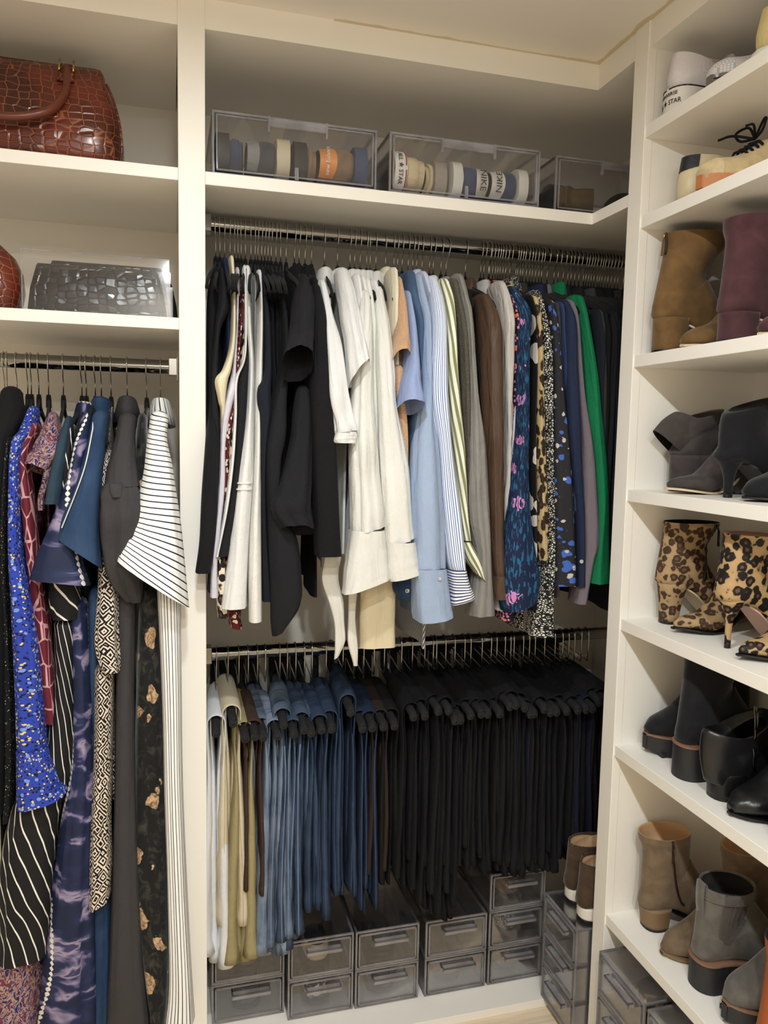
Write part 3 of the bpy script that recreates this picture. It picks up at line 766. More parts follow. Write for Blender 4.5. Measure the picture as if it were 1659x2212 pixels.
up(SH, 'white shirt with buttoned cuff', 'shirt', 812, WHT2, Yr([(632, 802, 820), (700, 807, 836), (800, 814, 851), (866, 816, 852), (960, 816, 870), (1060, 820, 880), (1168, 828, 891)],
     [(.03, .045), (-.0, .05), (-.03, .045), (-.04, .042), (-.045, .042), (-.05, .042), (-.055, .042)]), label='off-white shirt with a wide cuff beside the light blue shirt', fold=.14, lobes=5,
     cuff=[(1168, 827, 892, -.056, .044), (1205, 832, 898, -.056, .044), (1243, 838, 905, -.056, .044)], chem=(.25, 0), hem=(.25, 0))
up(SH, 'cream shirt', 'shirt', 833, IVO, Yr([(592, 834, 850), (650, 836, 853), (720, 838, 854), (820, 842, 858), (960, 838, 858), (1200, 800, 836)],
     [(.06, .05), (.03, .05), (.02, .05), (.01, .045), (.01, .045), (.01, .045)]), label='cream shirt with a tall rolled collar', zhem=zpx(800, 1300, .1), rise=.012,
     extra=[('hem_panel', Yr([(1200, 772, 838), (1260, 770, 848), (1300, 771, 850), (1392, 772, 851)], [(.05, .045), (.045, .045), (.04, .04), (.04, .04)]), dict(mat=CRM, fold=.05, p=.6))])
up('knit_vest', 'peach knit vest', 'vest', 851, PEACH, Yr([(612, 847, 859), (660, 850, 871), (720, 850, 877), (752, 847, 882), (786, 845, 884)],
     [(.05, .05), (.02, .05), (-.02, .05), (-.045, .04), (-.055, .035)]), label='peach knitted vest with a gaping armhole', hem=(0, .85), collar=False, fold=.03,
     zhem=zpx(860, 1010, .05), extra=[('side_edge', Yr([(800, 846, 866), (850, 848, 864), (895, 856, 874), (975, 862, 877), (1015, 868, 877)], [(-.02, .04), (-.03, .035), (-.03, .03), (-.03, .03), (-.02, .03)]), dict(fold=.04))])
up('blouse', 'periwinkle blouse', 'blouse', 859, PERI, Yr([(642, 867, 877), (700, 872, 889), (780, 875, 898), (830, 866, 903), (880, 862, 911)],
     [(.02, .05), (-.01, .05), (-.05, .05), (-.07, .05), (-.085, .05)]), label='periwinkle blue blouse with a bell-shaped short sleeve', hem=(-.1, .3), collar=False, fold=.03, dh=350)
up(SH, 'denim shirt', 'shirt', 869, DENS, Yr([(598, 870, 888), (650, 874, 899), (700, 890, 909), (745, 892, 908), (830, 894, 907), (930, 880, 893), (1080, 879, 891), (1200, 875, 890)],
     [(.07, .05), (.03, .05), (.0, .045), (-.01, .04), (-.01, .04), (-.02, .035), (-.02, .035), (-.02, .035)]), label='blue denim shirt with a snap on its cuff', fold=.05,
     cuff=[(1235, 852, 888, -.0, .04), (1270, 851, 887, -.005, .04), (1292, 862, 885, -.005, .03)], cuffmat=DEND)
up(SH, 'light blue shirt', 'shirt', 882, LBLUE, Yr([(606, 888, 904), (650, 895, 915), (700, 904, 925), (800, 903, 926), (900, 898, 928), (960, 890, 939), (1060, 886, 946), (1150, 888, 955), (1224, 888, 957)],
     [(.05, .05), (.02, .05), (-.0, .05), (-.03, .05), (-.045, .048), (-.055, .046), (-.06, .046), (-.06, .046), (-.06, .046)]), label='plain light blue shirt with a long straight sleeve', fold=.1, lobes=4,
     cuff=[(1224, 889, 958, -.062, .048), (1280, 892, 965, -.062, .048), (1334, 897, 973, -.062, .048)], chem=(.12, 0))
for i, (hk, col) in enumerate(((892, SB_BLUE2), (900, SB_YOKE))):
    up(SH, ['finely striped blue shirt', 'navy striped shirt'][i], 'shirt', hk, col, Yr([(600 + i * 10, hk + 8, hk + 24), (660, hk + 22, hk + 44), (720, hk + 28, hk + 52), (900, hk + 26, hk + 40), (1200, hk + 30, hk + 60)], [(.07, .05), (.04, .05), (.02, .05), (.01, .05), (.01, .05)]),
       label=['finely striped blue and white shirt with standing collar', 'navy and white striped shirt under the blue striped one'][i], rise=.012 if i == 0 else 0, zhem=zpx(940, 1385 if i else 1300, .1))
up(SH, 'blue striped shirt', 'shirt', 912, SB_BLUE, Yr([(610, 914, 934), (660, 922, 950), (722, 927, 957), (850, 922, 962), (960, 938, 970), (1080, 945, 986), (1200, 958, 997), (1226, 964, 999)],
     [(.05, .05), (.01, .05), (-.02, .05), (-.045, .045), (-.05, .042), (-.05, .042), (-.05, .042), (-.05, .042)]), label='blue and white striped shirt with cross-striped cuff', fold=.07,
     cuff=[(1226, 964, 1000, -.052, .044), (1260, 966, 1008, -.052, .044), (1294, 968, 1018, -.052, .044)], cuffmat=SB_CUFF, chem=(.3, 0), collarmat=SB_CUFF)
up(SH, 'olive striped shirt', 'shirt', 928, SB_OLIVE, Yr([(616, 942, 960), (660, 950, 973), (740, 958, 980), (800, 959, 982), (900, 965, 991), (1000, 975, 998), (1100, 985, 1003), (1165, 994, 1010)],
     [(.04, .05), (.01, .05), (-.015, .045), (-.02, .042), (-.02, .04), (-.02, .038), (-.025, .036), (-.03, .034)]), label='white shirt with wide olive stripes and a curled cuff', fold=.06,
     cuff=[(1168, 994, 1011, -.04, .03), (1205, 1004, 1030, -.05, .028), (1246, 1026, 1046, -.055, .02)], chem=(-.8, 0))
up('sweater', 'olive grey sweater', 'sweater', 936, OLIVE, Yr([(616, 962, 980), (700, 976, 996), (800, 985, 1003), (900, 990, 1006), (1000, 995, 1008), (1120, 998, 1010)],
     [(.04, .05), (.02, .05), (.005, .045), (.0, .04), (.0, .04), (.0, .04)]), label='olive grey fine knit sweater', collar=False, zhem=zpx(1000, 1240, .1))
up('blouse', 'grey silk blouse', 'blouse', 953, GREY, Yr([(605, 972, 990), (650, 985, 1002), (700, 999, 1014), (850, 1008, 1026), (960, 1007, 1044), (1100, 1008, 1049), (1200, 1020, 1053), (1325, 1008, 1061)],
     [(.05, .05), (.02, .05), (-.0, .045), (-.01, .04), (-.02, .04), (-.025, .04), (-.025, .04), (-.025, .04)]), label='grey silk blouse with a flowing sleeve', fold=.1, lobes=5)
up('blouse', 'black blouse beside grey silk', 'blouse', 964, BLK, Yr([(640, 996, 1006), (760, 1010, 1018), (1000, 1040, 1050), (1180, 1046, 1054)], [(.04, .05), (.03, .045), (.02, .04), (.02, .04)]), label='black blouse between grey silk and brown satin', collar=True)
up(SH, 'brown satin shirt', 'shirt', 1006, BRN, Yr([(648, 1022, 1046), (690, 1028, 1068), (760, 1034, 1077), (900, 1040, 1079), (1000, 1045, 1081), (1200, 1050, 1081), (1238, 1052, 1082)],
     [(.05, .05), (.02, .055), (.0, .055), (-.01, .05), (-.01, .05), (-.01, .048), (-.01, .048)]), label='dark brown satin shirt', fold=.12, t=.008,
     cuff=[(1238, 1054, 1083, -.012, .05), (1262, 1055, 1083, -.012, .05), (1288, 1056, 1083, -.012, .05)])
up('blouse', 'silver satin blouse', 'blouse', 1039, SILV, Yr([(620, 1064, 1078), (655, 1070, 1092), (700, 1074, 1099), (760, 1076, 1101), (850, 1081, 1099), (960, 1084, 1096), (1150, 1074, 1086)],
     [(.04, .05), (.02, .05), (.005, .05), (-.0, .045), (.0, .04), (.0, .04), (.0, .04)]), label='silver grey satin blouse', fold=.1)
up('blouse', 'lavender blouse', 'blouse', 1046, LAV, Yr([(640, 1090, 1096), (750, 1096, 1104), (900, 1090, 1099), (1200, 1064, 1076), (1312, 1062, 1076)], [(.03, .045), (.02, .045), (.015, .045), (.02, .045), (.02, .045)]), label='lavender blouse sliver beside the brown satin shirt', collar=False)
up('blouse', 'pink and orange print blouse', 'blouse', 1058, PINKP, Yr([(640, 1078, 1088), (690, 1096, 1108), (800, 1100, 1113), (900, 1098, 1111), (1000, 1092, 1106), (1200, 1078, 1093), (1335, 1077, 1102)],
     [(.03, .05), (.01, .045), (-.0, .042), (.0, .042), (.0, .042), (.0, .042), (.0, .042)]), label='dark blouse printed with pink and orange motifs', fold=.05)
up('blouse', 'teal print blouse', 'blouse', 1065, TIGER, Yr([(632, 1086, 1106), (680, 1106, 1136), (750, 1110, 1135), (850, 1110, 1133), (960, 1106, 1132), (1050, 1096, 1134), (1150, 1085, 1141), (1200, 1078, 1150), (1260, 1080, 1159), (1308, 1088, 1150)],
     [(.03, .05), (.0, .05), (-.015, .045), (-.02, .045), (-.025, .045), (-.03, .045), (-.035, .045), (-.04, .045), (-.04, .045), (-.04, .045)]), label='teal blouse printed with pink striped animals and a flared sleeve', fold=.06, hem=(.3, 0))
up('blouse', 'black blouse with white blooms', 'blouse', 1076, BWFL, Yr([(650, 1124, 1136), (700, 1135, 1148), (800, 1135, 1148), (960, 1131, 1147), (1200, 1131, 1151), (1310, 1118, 1150)], [(.02, .05), (.01, .045), (.005, .045), (.0, .045), (.0, .045), (.0, .045)]), label='black blouse with large white flowers', collar=False)
up('blouse', 'leopard blouse', 'blouse', 1087, LEOT, Yr([(652, 1132, 1150), (700, 1143, 1158), (800, 1146, 1161), (960, 1147, 1166), (1100, 1150, 1173), (1206, 1156, 1173)], [(.02, .05), (-.0, .045), (-.01, .045), (-.015, .042), (-.015, .042), (-.015, .04)]), label='tan leopard print blouse', fold=.05)
up('blouse', 'black spotted blouse', 'blouse', 1093, BLKDOT, Yr([(640, 1144, 1152), (700, 1156, 1164), (800, 1158, 1166), (1000, 1164, 1170), (1300, 1130, 1150)], [(.03, .05), (.02, .045), (.02, .045), (.02, .045), (.02, .045)]), label='black blouse with white spots and tall collar', rise=.014)
up('blouse', 'snakeskin print blouse', 'blouse', 1102, SNAKE, Yr([(655, 1146, 1158), (720, 1158, 1174), (800, 1160, 1181), (960, 1168, 1183), (1150, 1172, 1186), (1250, 1166, 1188), (1300, 1152, 1189), (1368, 1141, 1191)],
     [(.02, .05), (.0, .045), (-.01, .042), (-.01, .04), (-.015, .04), (-.02, .04), (-.02, .04), (-.02, .04)]), label='black and white snakeskin print blouse with flared sleeve', fold=.09)
up('blouse', 'black blouse with blue flowers', 'blouse', 1119, BLUEFL, Yr([(660, 1166, 1180), (720, 1175, 1192), (850, 1181, 1206), (960, 1183, 1220), (1100, 1186, 1231), (1200, 1185, 1236), (1260, 1183, 1237)],
     [(.02, .05), (.0, .048), (-.01, .045), (-.015, .045), (-.02, .045), (-.02, .045), (-.02, .045)]), label='black blouse with scattered blue flowers', collar=False, fold=.05)
up('sweater', 'grey sweater', 'sweater', 1130, CHAR, Yr([(665, 1178, 1190), (720, 1186, 1197), (800, 1190, 1200), (900, 1196, 1206), (1100, 1206, 1216)], [(.02, .05), (.01, .045), (.005, .045), (.005, .045), (.005, .045)]), label='grey sweater beside the blue flowered blouse', collar=False)
up(SH, 'slate blue shirt', 'shirt', 1138, SLATE, Yr([(665, 1190, 1199), (720, 1198, 1207), (850, 1202, 1210), (1100, 1216, 1226)], [(.02, .05), (.01, .045), (.005, .045), (.005, .045)]), label='slate blue shirt beside the navy shirt', collar=False)
up(SH, 'navy shirt', 'shirt', 1151, NVY, Yr([(660, 1198, 1212), (700, 1206, 1230), (800, 1208, 1236), (960, 1216, 1244), (1100, 1230, 1248), (1262, 1233, 1250)], [(.02, .05), (.0, .05), (-.01, .05), (-.015, .048), (-.015, .046), (-.015, .046)]), label='plain navy blue shirt', fold=.05)
up(SH, 'mauve shirt', 'shirt', 1165, MAUVE, Yr([(660, 1210, 1222), (700, 1220, 1234), (850, 1232, 1248), (960, 1243, 1268), (1080, 1247, 1280), (1170, 1250, 1282), (1212, 1248, 1270), (1300, 1235, 1258)],
     [(.02, .05), (.01, .05), (-.0, .048), (-.01, .046), (-.015, .045), (-.02, .044), (-.02, .04), (-.02, .036)]), label='mauve grey shirt with a small button at its cuff', fold=.04)
up(SH, 'emerald green shirt', 'shirt', 1198, GREEN, Yr([(650, 1226, 1246), (700, 1236, 1256), (800, 1250, 1274), (900, 1257, 1286), (1000, 1268, 1297), (1100, 1272, 1303), (1200, 1264, 1305), (1254, 1258, 1304)],
     [(.04, .05), (.02, .05), (.0, .05), (-.01, .05), (-.015, .05), (-.015, .05), (-.015, .05), (-.015, .05)]), label='bright emerald green shirt near the corner', fold=.1, rise=.01, hem=(0, 0))
def button(parent, px, py, Y, r, m):
    o = np.array(parent.location); c = at(px, py, Y) - o
    th = np.arange(14) * 2 * PI / 14
    R = [np.stack([c[0] + q * np.cos(th), np.full(14, c[1] + d), c[2] + q * np.sin(th)], 1) for q, d in ((r, .001), (r, -.0012), (r * .8, -.0018), (r * .6, -.0012), (r * .1, -.0012))]
    MB().loft(R, True, True).build('button', m, parent)
button(G['denim shirt'], 880, 1276, -.047, .0058, HOOKM)
button(G['mauve shirt'], 1256, 1213, -.062, .005, PEARL)
button(G['light blue shirt'], 950, 1250, -.112, .0045, PEARL)
# remaining hangers of the dense right end, dark tops
dense = [1056, 1071, 1081, 1115, 1125, 1145, 1158, 1171, 1183, 1207, 1218, 1228, 1235, 1243, 1252, 1262, 1267, 1273, 1279, 1285, 1292, 1297, 1302, 1309, 1315, 1322, 1330, 1337, 1349]
dmats = [BLK, CHAR, NVBLK, OLBLK, BLK3, BLK2, NVBLK]
nd_ = [0, 0]
for i, hk in enumerate(dense):
    far = hk > 1200; od = ORD[nd_[far]]; nd_[far] += 1
    wh_ = ('toward the corner after the emerald shirt' if far else 'among the printed blouses after the brown shirt')
    d0 = at(hk, HY, YR)[0]
    front = None
    if hk > 1200:
        front = [('w', d0 + .006 * math.sin(i * 1.7 + z * 4), Y, ZU + z, hw, .045) for z, Y, hw in
                 ((-.18, .03, .009), (-.26, .01, .011), (-.5, .0, .013), (-.72 + .03 * (i % 3), .0, .014))]
    up('dark_top', 'dark tops', 'top', hk, dmats[i % 7], front, label='dark top, %s %s' % (od, wh_),
       group='dark tops at the corner end' if hk > 1200 else 'black tops between the prints', zhem=ZU - .74 + .05 * (i % 4) - (.2 if hk in (1228, 1262, 1292, 1322) else 0),
       hanger_label='velvet hanger of the %s dark top %s' % (od, wh_), hanger_group='hangers of the dark tops', collar=i % 3 == 0, t=.005)

# ------------------------------------------------------------------ rail of the left bay
ZL = RAIL_L
def lf(name, short, cat, hk, mat, front, hy=850, **kw):
    if 'zhem' not in kw: kw['zhem'] = max(zpx(hk, kw.pop('hemy', 2250), .1), .075)
    return garment(name, short, cat, ZL, hk, hy, mat, front, **kw)
lf('sweater', 'black sweater', 'sweater', 37, BLK3, Yr([(848, 6, 46), (900, -6, 50), (980, -22, 22), (1200, -30, 15), (1500, -30, 13), (1750, -36, 10)], [(.1, .06), (.05, .06), (-.01, .05), (-.02, .05), (-.02, .05), (-.02, .05)]),
   label='thick black sweater at the end of the left rail', collar=False, hemy=1880, fold=.04)
lf('dress', 'black embroidered dress', 'dress', 16, EMBR, Yr([(955, 18, 30), (1050, 8, 20), (1200, 6, 18), (1400, 14, 32), (1600, 16, 38), (1760, 10, 28)], [(.0, .05), (-.02, .045), (-.02, .04), (-.0, .04), (.0, .04), (.0, .04)]),
   label='black dress embroidered with gold and green sprigs', collar=False, hemy=1900)
lf('dress', 'royal blue dotted dress', 'dress', 68, DOTS, Yr([(890, 60, 82), (930, 42, 77), (965, 26, 52), (1100, 22, 48), (1200, 22, 54), (1300, 28, 74), (1450, 32, 92), (1580, 34, 99), (1612, 37, 103)],
   [(.07, .05), (.03, .05), (-.02, .045), (-.03, .045), (-.035, .045), (-.045, .045), (-.05, .045), (-.055, .045), (-.055, .045)]), kind='low', label='royal blue dress with yellow and navy dots', fold=.09, lobes=5, collar=False, hemy=1900,
   cuff=[(1608, 37, 104, -.058, .045), (1670, 36, 124, -.06, .048), (1722, 37, 145, -.06, .05)], chem=(.22, 0), cfold=.03)
lf('dress', 'burgundy leaf print dress', 'dress', 84, LEAF, Yr([(925, 64, 88), (980, 46, 68), (1050, 46, 72), (1150, 54, 82), (1250, 65, 90), (1350, 76, 106), (1450, 85, 116), (1552, 98, 130)],
   [(.04, .05), (-.0, .045), (-.015, .042), (-.02, .04), (-.02, .04), (-.02, .04), (-.02, .04), (-.02, .04)]), kind='low', label='burgundy dress with pale pink leaf print', collar=False, hemy=1800, fold=.05)
lf('dress', 'multicoloured print dress', 'dress', 105, MULTI, Yr([(902, 106, 128), (940, 84, 134), (980, 64, 128), (1014, 56, 104)], [(.05, .045), (.02, .05), (-.02, .045), (-.04, .035)]),
   kind='low', label='dress with red, blue and cream abstract print', collar=False, hemy=2040, fold=.08, hem=(-.3, .3), amp=.006,
   extra=[('side_edge', Yr([(1000, 96, 118), (1060, 88, 104), (1100, 84, 96)], [(-.01, .04), (-.02, .035), (-.02, .03)]), dict(fold=.1)),
          ('skirt', Yr([(1900, 0, 80), (2048, -30, 94), (2130, -40, 90), (2240, -50, 84)], [(.02, .06), (-.0, .06), (-.0, .06), (-.0, .06)]), dict(fold=.08, lobes=5))])
lf('dress', 'dark teal dress', 'dress', 137, TEAL, Yr([(912, 140, 158), (960, 124, 152), (1040, 106, 138), (1086, 96, 132)], [(.03, .05), (.0, .05), (-.03, .045), (-.04, .04)]), kind='low', label='plain dark teal dress with short sleeve', collar=False, hemy=1700, fold=.04)
lf('dress', 'black pinstripe dress', 'dress', 177, SB_PIN, Yr([(930, 150, 166), (990, 136, 158), (1080, 130, 152), (1180, 116, 150), (1290, 106, 178), (1330, 112, 180)], [(.03, .05), (.0, .045), (-.0, .04), (-.0, .04), (-.01, .045), (-.01, .045)]),
   kind='low', label='black dress with white pinstripes and a full skirt', collar=False, hemy=1700, fold=.06,
   extra=[('skirt', Yr([(1340, 116, 168), (1450, 118, 164), (1560, 106, 166), (1640, 80, 160), (1730, 30, 140), (1850, 5, 122), (2000, 0, 110), (2056, -6, 104)], [(.0, .05), (-.01, .05), (-.015, .05), (-.02, .05), (-.03, .05), (-.035, .05), (-.035, .05), (-.035, .05)]), dict(fold=.06, lobes=5))])
lf('dress', 'navy tie-dye dress', 'dress', 187, TIED, Yr([(905, 178, 202), (960, 160, 192), (1040, 142, 176), (1120, 112, 168), (1200, 82, 178), (1256, 66, 196)], [(.05, .05), (.01, .05), (-.02, .045), (-.04, .045), (-.055, .05), (-.06, .055)]),
   label='navy tie-dye dress with pale resist-dyed chains', hemy=2250, fold=.04, hem=(-.15, .1), hy=870, Y0=-.02,
   extra=[('skirt', Yr([(1300, 154, 192), (1500, 156, 200), (1650, 148, 204), (1800, 128, 205), (2000, 105, 208), (2240, 82, 214)], [(-.0, .045), (-.005, .05), (-.01, .05), (-.02, .05), (-.025, .05), (-.025, .05)]), dict(fold=.09, lobes=5))])
lf('dress', 'navy trimmed dress', 'dress', 206, NVBLK, Yr([(890, 190, 204), (1000, 178, 196), (1200, 180, 200), (1500, 186, 205)], [(.08, .05), (.06, .05), (.06, .05), (.06, .05)]), label='ink navy dress behind the denim dress', collar=False)
lf('dress', 'denim dress', 'dress', 219, DEND, Yr([(900, 200, 236), (950, 190, 232), (1000, 178, 226), (1060, 160, 220), (1130, 136, 216), (1196, 128, 220)], [(.06, .05), (.02, .05), (-.02, .05), (-.045, .05), (-.06, .05), (-.07, .05)]),
   label='blue denim dress with white topstitching and wide short sleeve', fold=.03, hem=(-.75, .15), rise=.012,
   extra=[('skirt', Yr([(1280, 192, 224), (1600, 192, 226), (1900, 196, 240), (2240, 196, 240)], [(.02, .05), (.02, .05), (.01, .05), (.0, .05)]), dict(fold=.06)),
          ('topstitching', Yr([(925, 199, 202), (1000, 184, 187), (1060, 164, 167), (1140, 132, 135)], [(-.045, .003), (-.075, .003), (-.1, .003), (-.115, .003)]), dict(mat=WHT2, fold=.0))])
lf('dress', 'black and white ikat dress', 'dress', 240, IKAT, Yr([(985, 228, 246), (1050, 212, 234), (1250, 212, 256), (1380, 206, 262), (1442, 222, 264)], [(.03, .05), (.0, .045), (-.01, .045), (-.03, .045), (-.035, .045)]),
   label='black and white geometric ikat dress', collar=False, hemy=1700, fold=.08, lobes=5,
   extra=[('skirt', Yr([(1440, 205, 248), (1600, 205, 246), (1750, 198, 242), (1880, 192, 241), (1936, 192, 239)], [(-.01, .05), (-.02, .05), (-.025, .05), (-.03, .05), (-.03, .05)]), dict(fold=.07, hem=(.5, 0)))])
lf('dress', 'charcoal shirt dress', 'dress', 275, CHAR, Yr([(905, 256, 296), (950, 248, 292), (1000, 236, 296), (1048, 226, 302)], [(.06, .045), (.02, .05), (-.02, .05), (-.05, .05)]),
   label='charcoal shirt dress with a tabbed, gathered sleeve', fold=.03, rise=.016, hemy=2250,
   extra=[('rolled_sleeve', Yr([(1046, 226, 302), (1075, 214, 306), (1120, 212, 306), (1190, 218, 304), (1250, 238, 310), (1296, 276, 310)], [(-.05, .05), (-.06, .055), (-.062, .055), (-.06, .05), (-.05, .045), (-.045, .03)]), dict(fold=.16, lobes=4)),
          ('sleeve_tab', Yr([(1044, 236, 264), (1060, 237, 264), (1074, 242, 262)], [(-.1, .006), (-.107, .006), (-.111, .005)]), dict(fold=0.0, top=False)),
          ('skirt', Yr([(1280, 256, 296), (1500, 250, 292), (1700, 246, 294), (1900, 240, 302), (2100, 234, 314), (2240, 226, 326)], [(.0, .05), (-.01, .05), (-.015, .05), (-.02, .05), (-.025, .05), (-.025, .05)]), dict(fold=.05))])
lf('dress', 'dark floral velvet dress', 'dress', 317, DFLOR, Yr([(905, 300, 320), (1000, 292, 320), (1100, 292, 316), (1250, 296, 322)], [(.06, .05), (.03, .05), (.02, .05), (.02, .05)]),
   label='black velvet dress with faded beige flowers', collar=False,
   extra=[('skirt', Yr([(1270, 300, 342), (1450, 295, 352), (1700, 290, 362), (1900, 294, 366), (2100, 312, 364), (2224, 330, 354)], [(.01, .05), (.0, .05), (-.0, .05), (-.01, .05), (-.01, .05), (-.01, .045)]), dict(fold=.05))])
lf('shirt_dress', 'white striped shirt dress', 'dress', 347, SB_WS, Yr([(900, 324, 364), (950, 318, 362), (1010, 312, 374), (1100, 294, 386), (1180, 276, 396), (1262, 254, 405)], [(.05, .04), (.01, .045), (-.03, .05), (-.06, .05), (-.075, .055), (-.085, .06)]),
   label='white shirt dress with thin black stripes and a wide sleeve', fold=.04, hem=(-.72, .1), rise=.014, bodymat=SB_WSB, hemy=2200, collarmat=SB_WS,
   extra=[('skirt', Yr([(1270, 338, 388), (1500, 350, 392), (1700, 356, 396), (1900, 362, 404), (2100, 365, 413), (2204, 356, 419)], [(-.05, .034), (-.05, .034), (-.05, .034), (-.05, .034), (-.052, .034), (-.055, .034)]), dict(mat=SB_WSB, fold=.06))])
for i, hk in enumerate((10, 60)):
    lf('dress', 'dark dresses', 'dress', hk, [BLK, NVBLK][abs(hk) % 2], None, label=['dark dress tucked behind the black sweater', 'dark dress tucked behind the royal blue dotted dress'][i], group='dark dresses on the left rail',
       hanger_label=['velvet hanger of the dark dress behind the black sweater', 'velvet hanger of the dark dress behind the dotted dress'][i], hanger_group='hangers of the dark dresses', collar=False)

# ------------------------------------------------------------------ trousers on open-ended hangers, lower rail
ZD = RAIL_D
def trouser_hanger(xh, tip, label, group=None):
    """wire hook, wire arm to the back, foam covered bar reaching to the front"""
    t = thing('trouser_hanger', label, 'hanger', (xh, YR, ZD), 0, group)
    r = RR + .002
    zb = tip[2] - ZD; xt = tip[0] - xh; yt = tip[1] - YR
    pts = [(0, r * math.cos(a), r * math.sin(a)) for a in np.radians(np.linspace(-30, 180, 14))]
    drop = max(zb + .055, -.075)
    pts += [(0, -r, -.02), (0, -r * .98, drop + .01), (0, -r * .8, drop), (0, .02, drop + .004), (-xt * .3, .10, drop + .008), (-xt * .5, .165, drop + .012)]
    MB().tube(pts, .0019, 6).build('hook', HOOKM, t)
    bar = smooth_path([(-xt * .5, .165, drop + .012), (-xt * .5, .185, drop + .012), (-xt * .5, .192, drop - .006), (-xt * .45, .185, zb + .016), (-xt * .3, .16, zb + .006), (xt * .4, 0, zb + .006), (xt * .9, yt + .03, zb + .006), (xt, yt + .005, zb), (xt, yt, zb - .001)], 4)
    rr = np.full(len(bar), .0105); rr[:4] = .009; rr[-1] = .008
    MB().tube(bar, rr, 12).build('foam_bar', FOAM, t)
    MB().tube([(xt, yt + .004, zb), (xt, yt - .0015, zb - .001)], .0025, 8).build('end_plug', BLACKP, t)
    return t
STACKS = ((.094, .28, .112, .266), (.28, .454, .08, .266), (.454, .64, .078, .266), (.64, .824, .076, .266), (.824, 1.0, .076, .372))
def behind(x):
    """front and top of the drawer stack that stands behind cloth hanging at x"""
    for x0, x1, yf, zt in STACKS:
        if x0 - (.08 if x0 > .8 else .03) <= x < x1 - (.08 if .6 < x0 < .8 else .03): return yf, zt
    return (.112, .266) if x < .1 else (.6, .0)
def trousers(tip, xh, hemz, mat, label, seed, width=.022, group=None, frayed=False, kind='trousers', yoff=.03, seam=None):
    """trousers folded over the bar: two legs, each hanging down on both sides of it"""
    rng = random.Random(seed)
    o = (tip[0], tip[1] + .1, tip[2])
    g = thing('trousers', label, kind, o, 0, group)
    zb = tip[2] + .004
    slope = (tip[0] - xh) / (tip[1] - YR)      # bar direction in plan
    ystag = rng.uniform(0, .03); ylim, ztop = behind(tip[0])
    if tip[0] > .72: hemz = max(hemz, .384)       # clear of the tallest drawer stack
    for leg in range(2):
        rin = .0125 + leg * .0085
        th0, th1 = .0075, width * (.72 if leg else .5)
        yf = tip[1] + yoff + ystag + (.0 if leg else .022) + rng.uniform(0, .006)
        yb = yf + .24 + rng.uniform(-.02, .03)
        h1 = hemz + rng.uniform(0, .03) + (0.02 if leg else 0); h2 = hemz + rng.uniform(.0, .06)
        nseg = 26; ph = rng.uniform(0, 6.28); ph2 = rng.uniform(0, 6.28); halves = []
        for s, hz in ((-1, h1), (1, h2)):
            col = []
            for i in range(nseg):
                t = i / (nseg - 1); z = zb + (hz - zb) * t
                x = s * (rin * (1 - (.25 if leg else .5) * sm(.02, .25, t)) + (.26 if leg else .1) * th1 * sm(.1, .9, t)) + .003 * math.sin(4 * t + ph) * t
                col.append((x, z, s, 0.0, t))
            halves.append(col)
        arc = [(rin * math.cos(q), zb + rin * math.sin(q), math.cos(q), math.sin(q), 0.0) for q in np.linspace(PI, 0, 9)[1:-1]]
        path = halves[0][::-1] + arc + halves[1]
        n = 22; a = np.arange(n) * 2 * PI / n; rings = []
        for x, z, nx, nz, t in path:
            fl = 1 + .25 * sm(.82, 1, t)
            tk = (th0 * (1 - sm(.03, .5, t)) + th1 * sm(.03, .5, t)) * fl
            ca, sa = np.cos(a), np.sin(a)
            yl = yf - .014 * t + .004 * math.sin(7 * t + ph2)
            k_ = sm(ztop + .09, ztop + .02, z); yl = yl * (1 - k_) + min(yl, ylim - .05) * k_      # low hems hang in front of the drawers
            hw = .5 * (yb * (1 - k_) + min(yb, ylim) * k_ - yl) * (1 - .1 * t); yc = yl + hw
            y = yc + hw * np.sign(ca) * np.abs(ca) ** .55
            rip = 1 + .12 * np.sin(5 * t * 6 + ph + 3 * a) * t
            nn = np.sign(sa) * np.abs(sa) ** .7 * tk * .5 * rip
            wav = .0022 * t * np.sin(30 * y + ph + 3 * t)
            px = tip[0] + (x + nx * nn + wav) + slope * (y - tip[1]); pz = z + nz * nn
            hemw = (.006 * np.sin(60 * y + ph) if frayed else .003 * np.sin(30 * y + ph)) * (t > .98)
            rings.append(np.stack([px, y, pz + hemw], 1))
        ob = MB().loft(rings, True, True).build('leg', mat, g, origin=o)
        if seam is not None and leg == 1:
            for sgn in (0, 1):      # raised side seam down the front fold of both hanging halves
                idx = range(0, nseg - 2) if sgn == 0 else range(len(path) - nseg + 2, len(path))
                pts = []
                for i in idx:
                    rg = rings[i]; j = int(np.argmin(rg[:, 1])); pts.append(rg[j] + np.array([.0015 * (1 - 2 * sgn), .0002, 0]))
                MB().tube(pts, .0011, 5).build('seam', seam, ob, origin=o)
    return g
JB = [denim('washed_blue_denim', (56, 70, 92), .9, (142, 156, 176)), denim('light_blue_denim', (80, 98, 124), .95, (172, 184, 200)), denim('mid_blue_denim', (40, 54, 78), .75, (102, 118, 142)),
      denim('deep_blue_denim', (30, 42, 64), .65, (76, 94, 120)), denim('indigo_denim', (23, 33, 54), .45, (60, 78, 106))]
JW = denim('white_denim', (226, 228, 232), .3, (246, 247, 248)); JC = denim('cream_denim', (216, 204, 178), .3, (232, 224, 204)); JK = fabric('khaki_twill', (164, 152, 112), .9, .12)
JBR = fabric('brown_corduroy', (72, 52, 44), .9, .2); JDB = fabric('dark_brown_twill', (50, 38, 34), .9, .2)
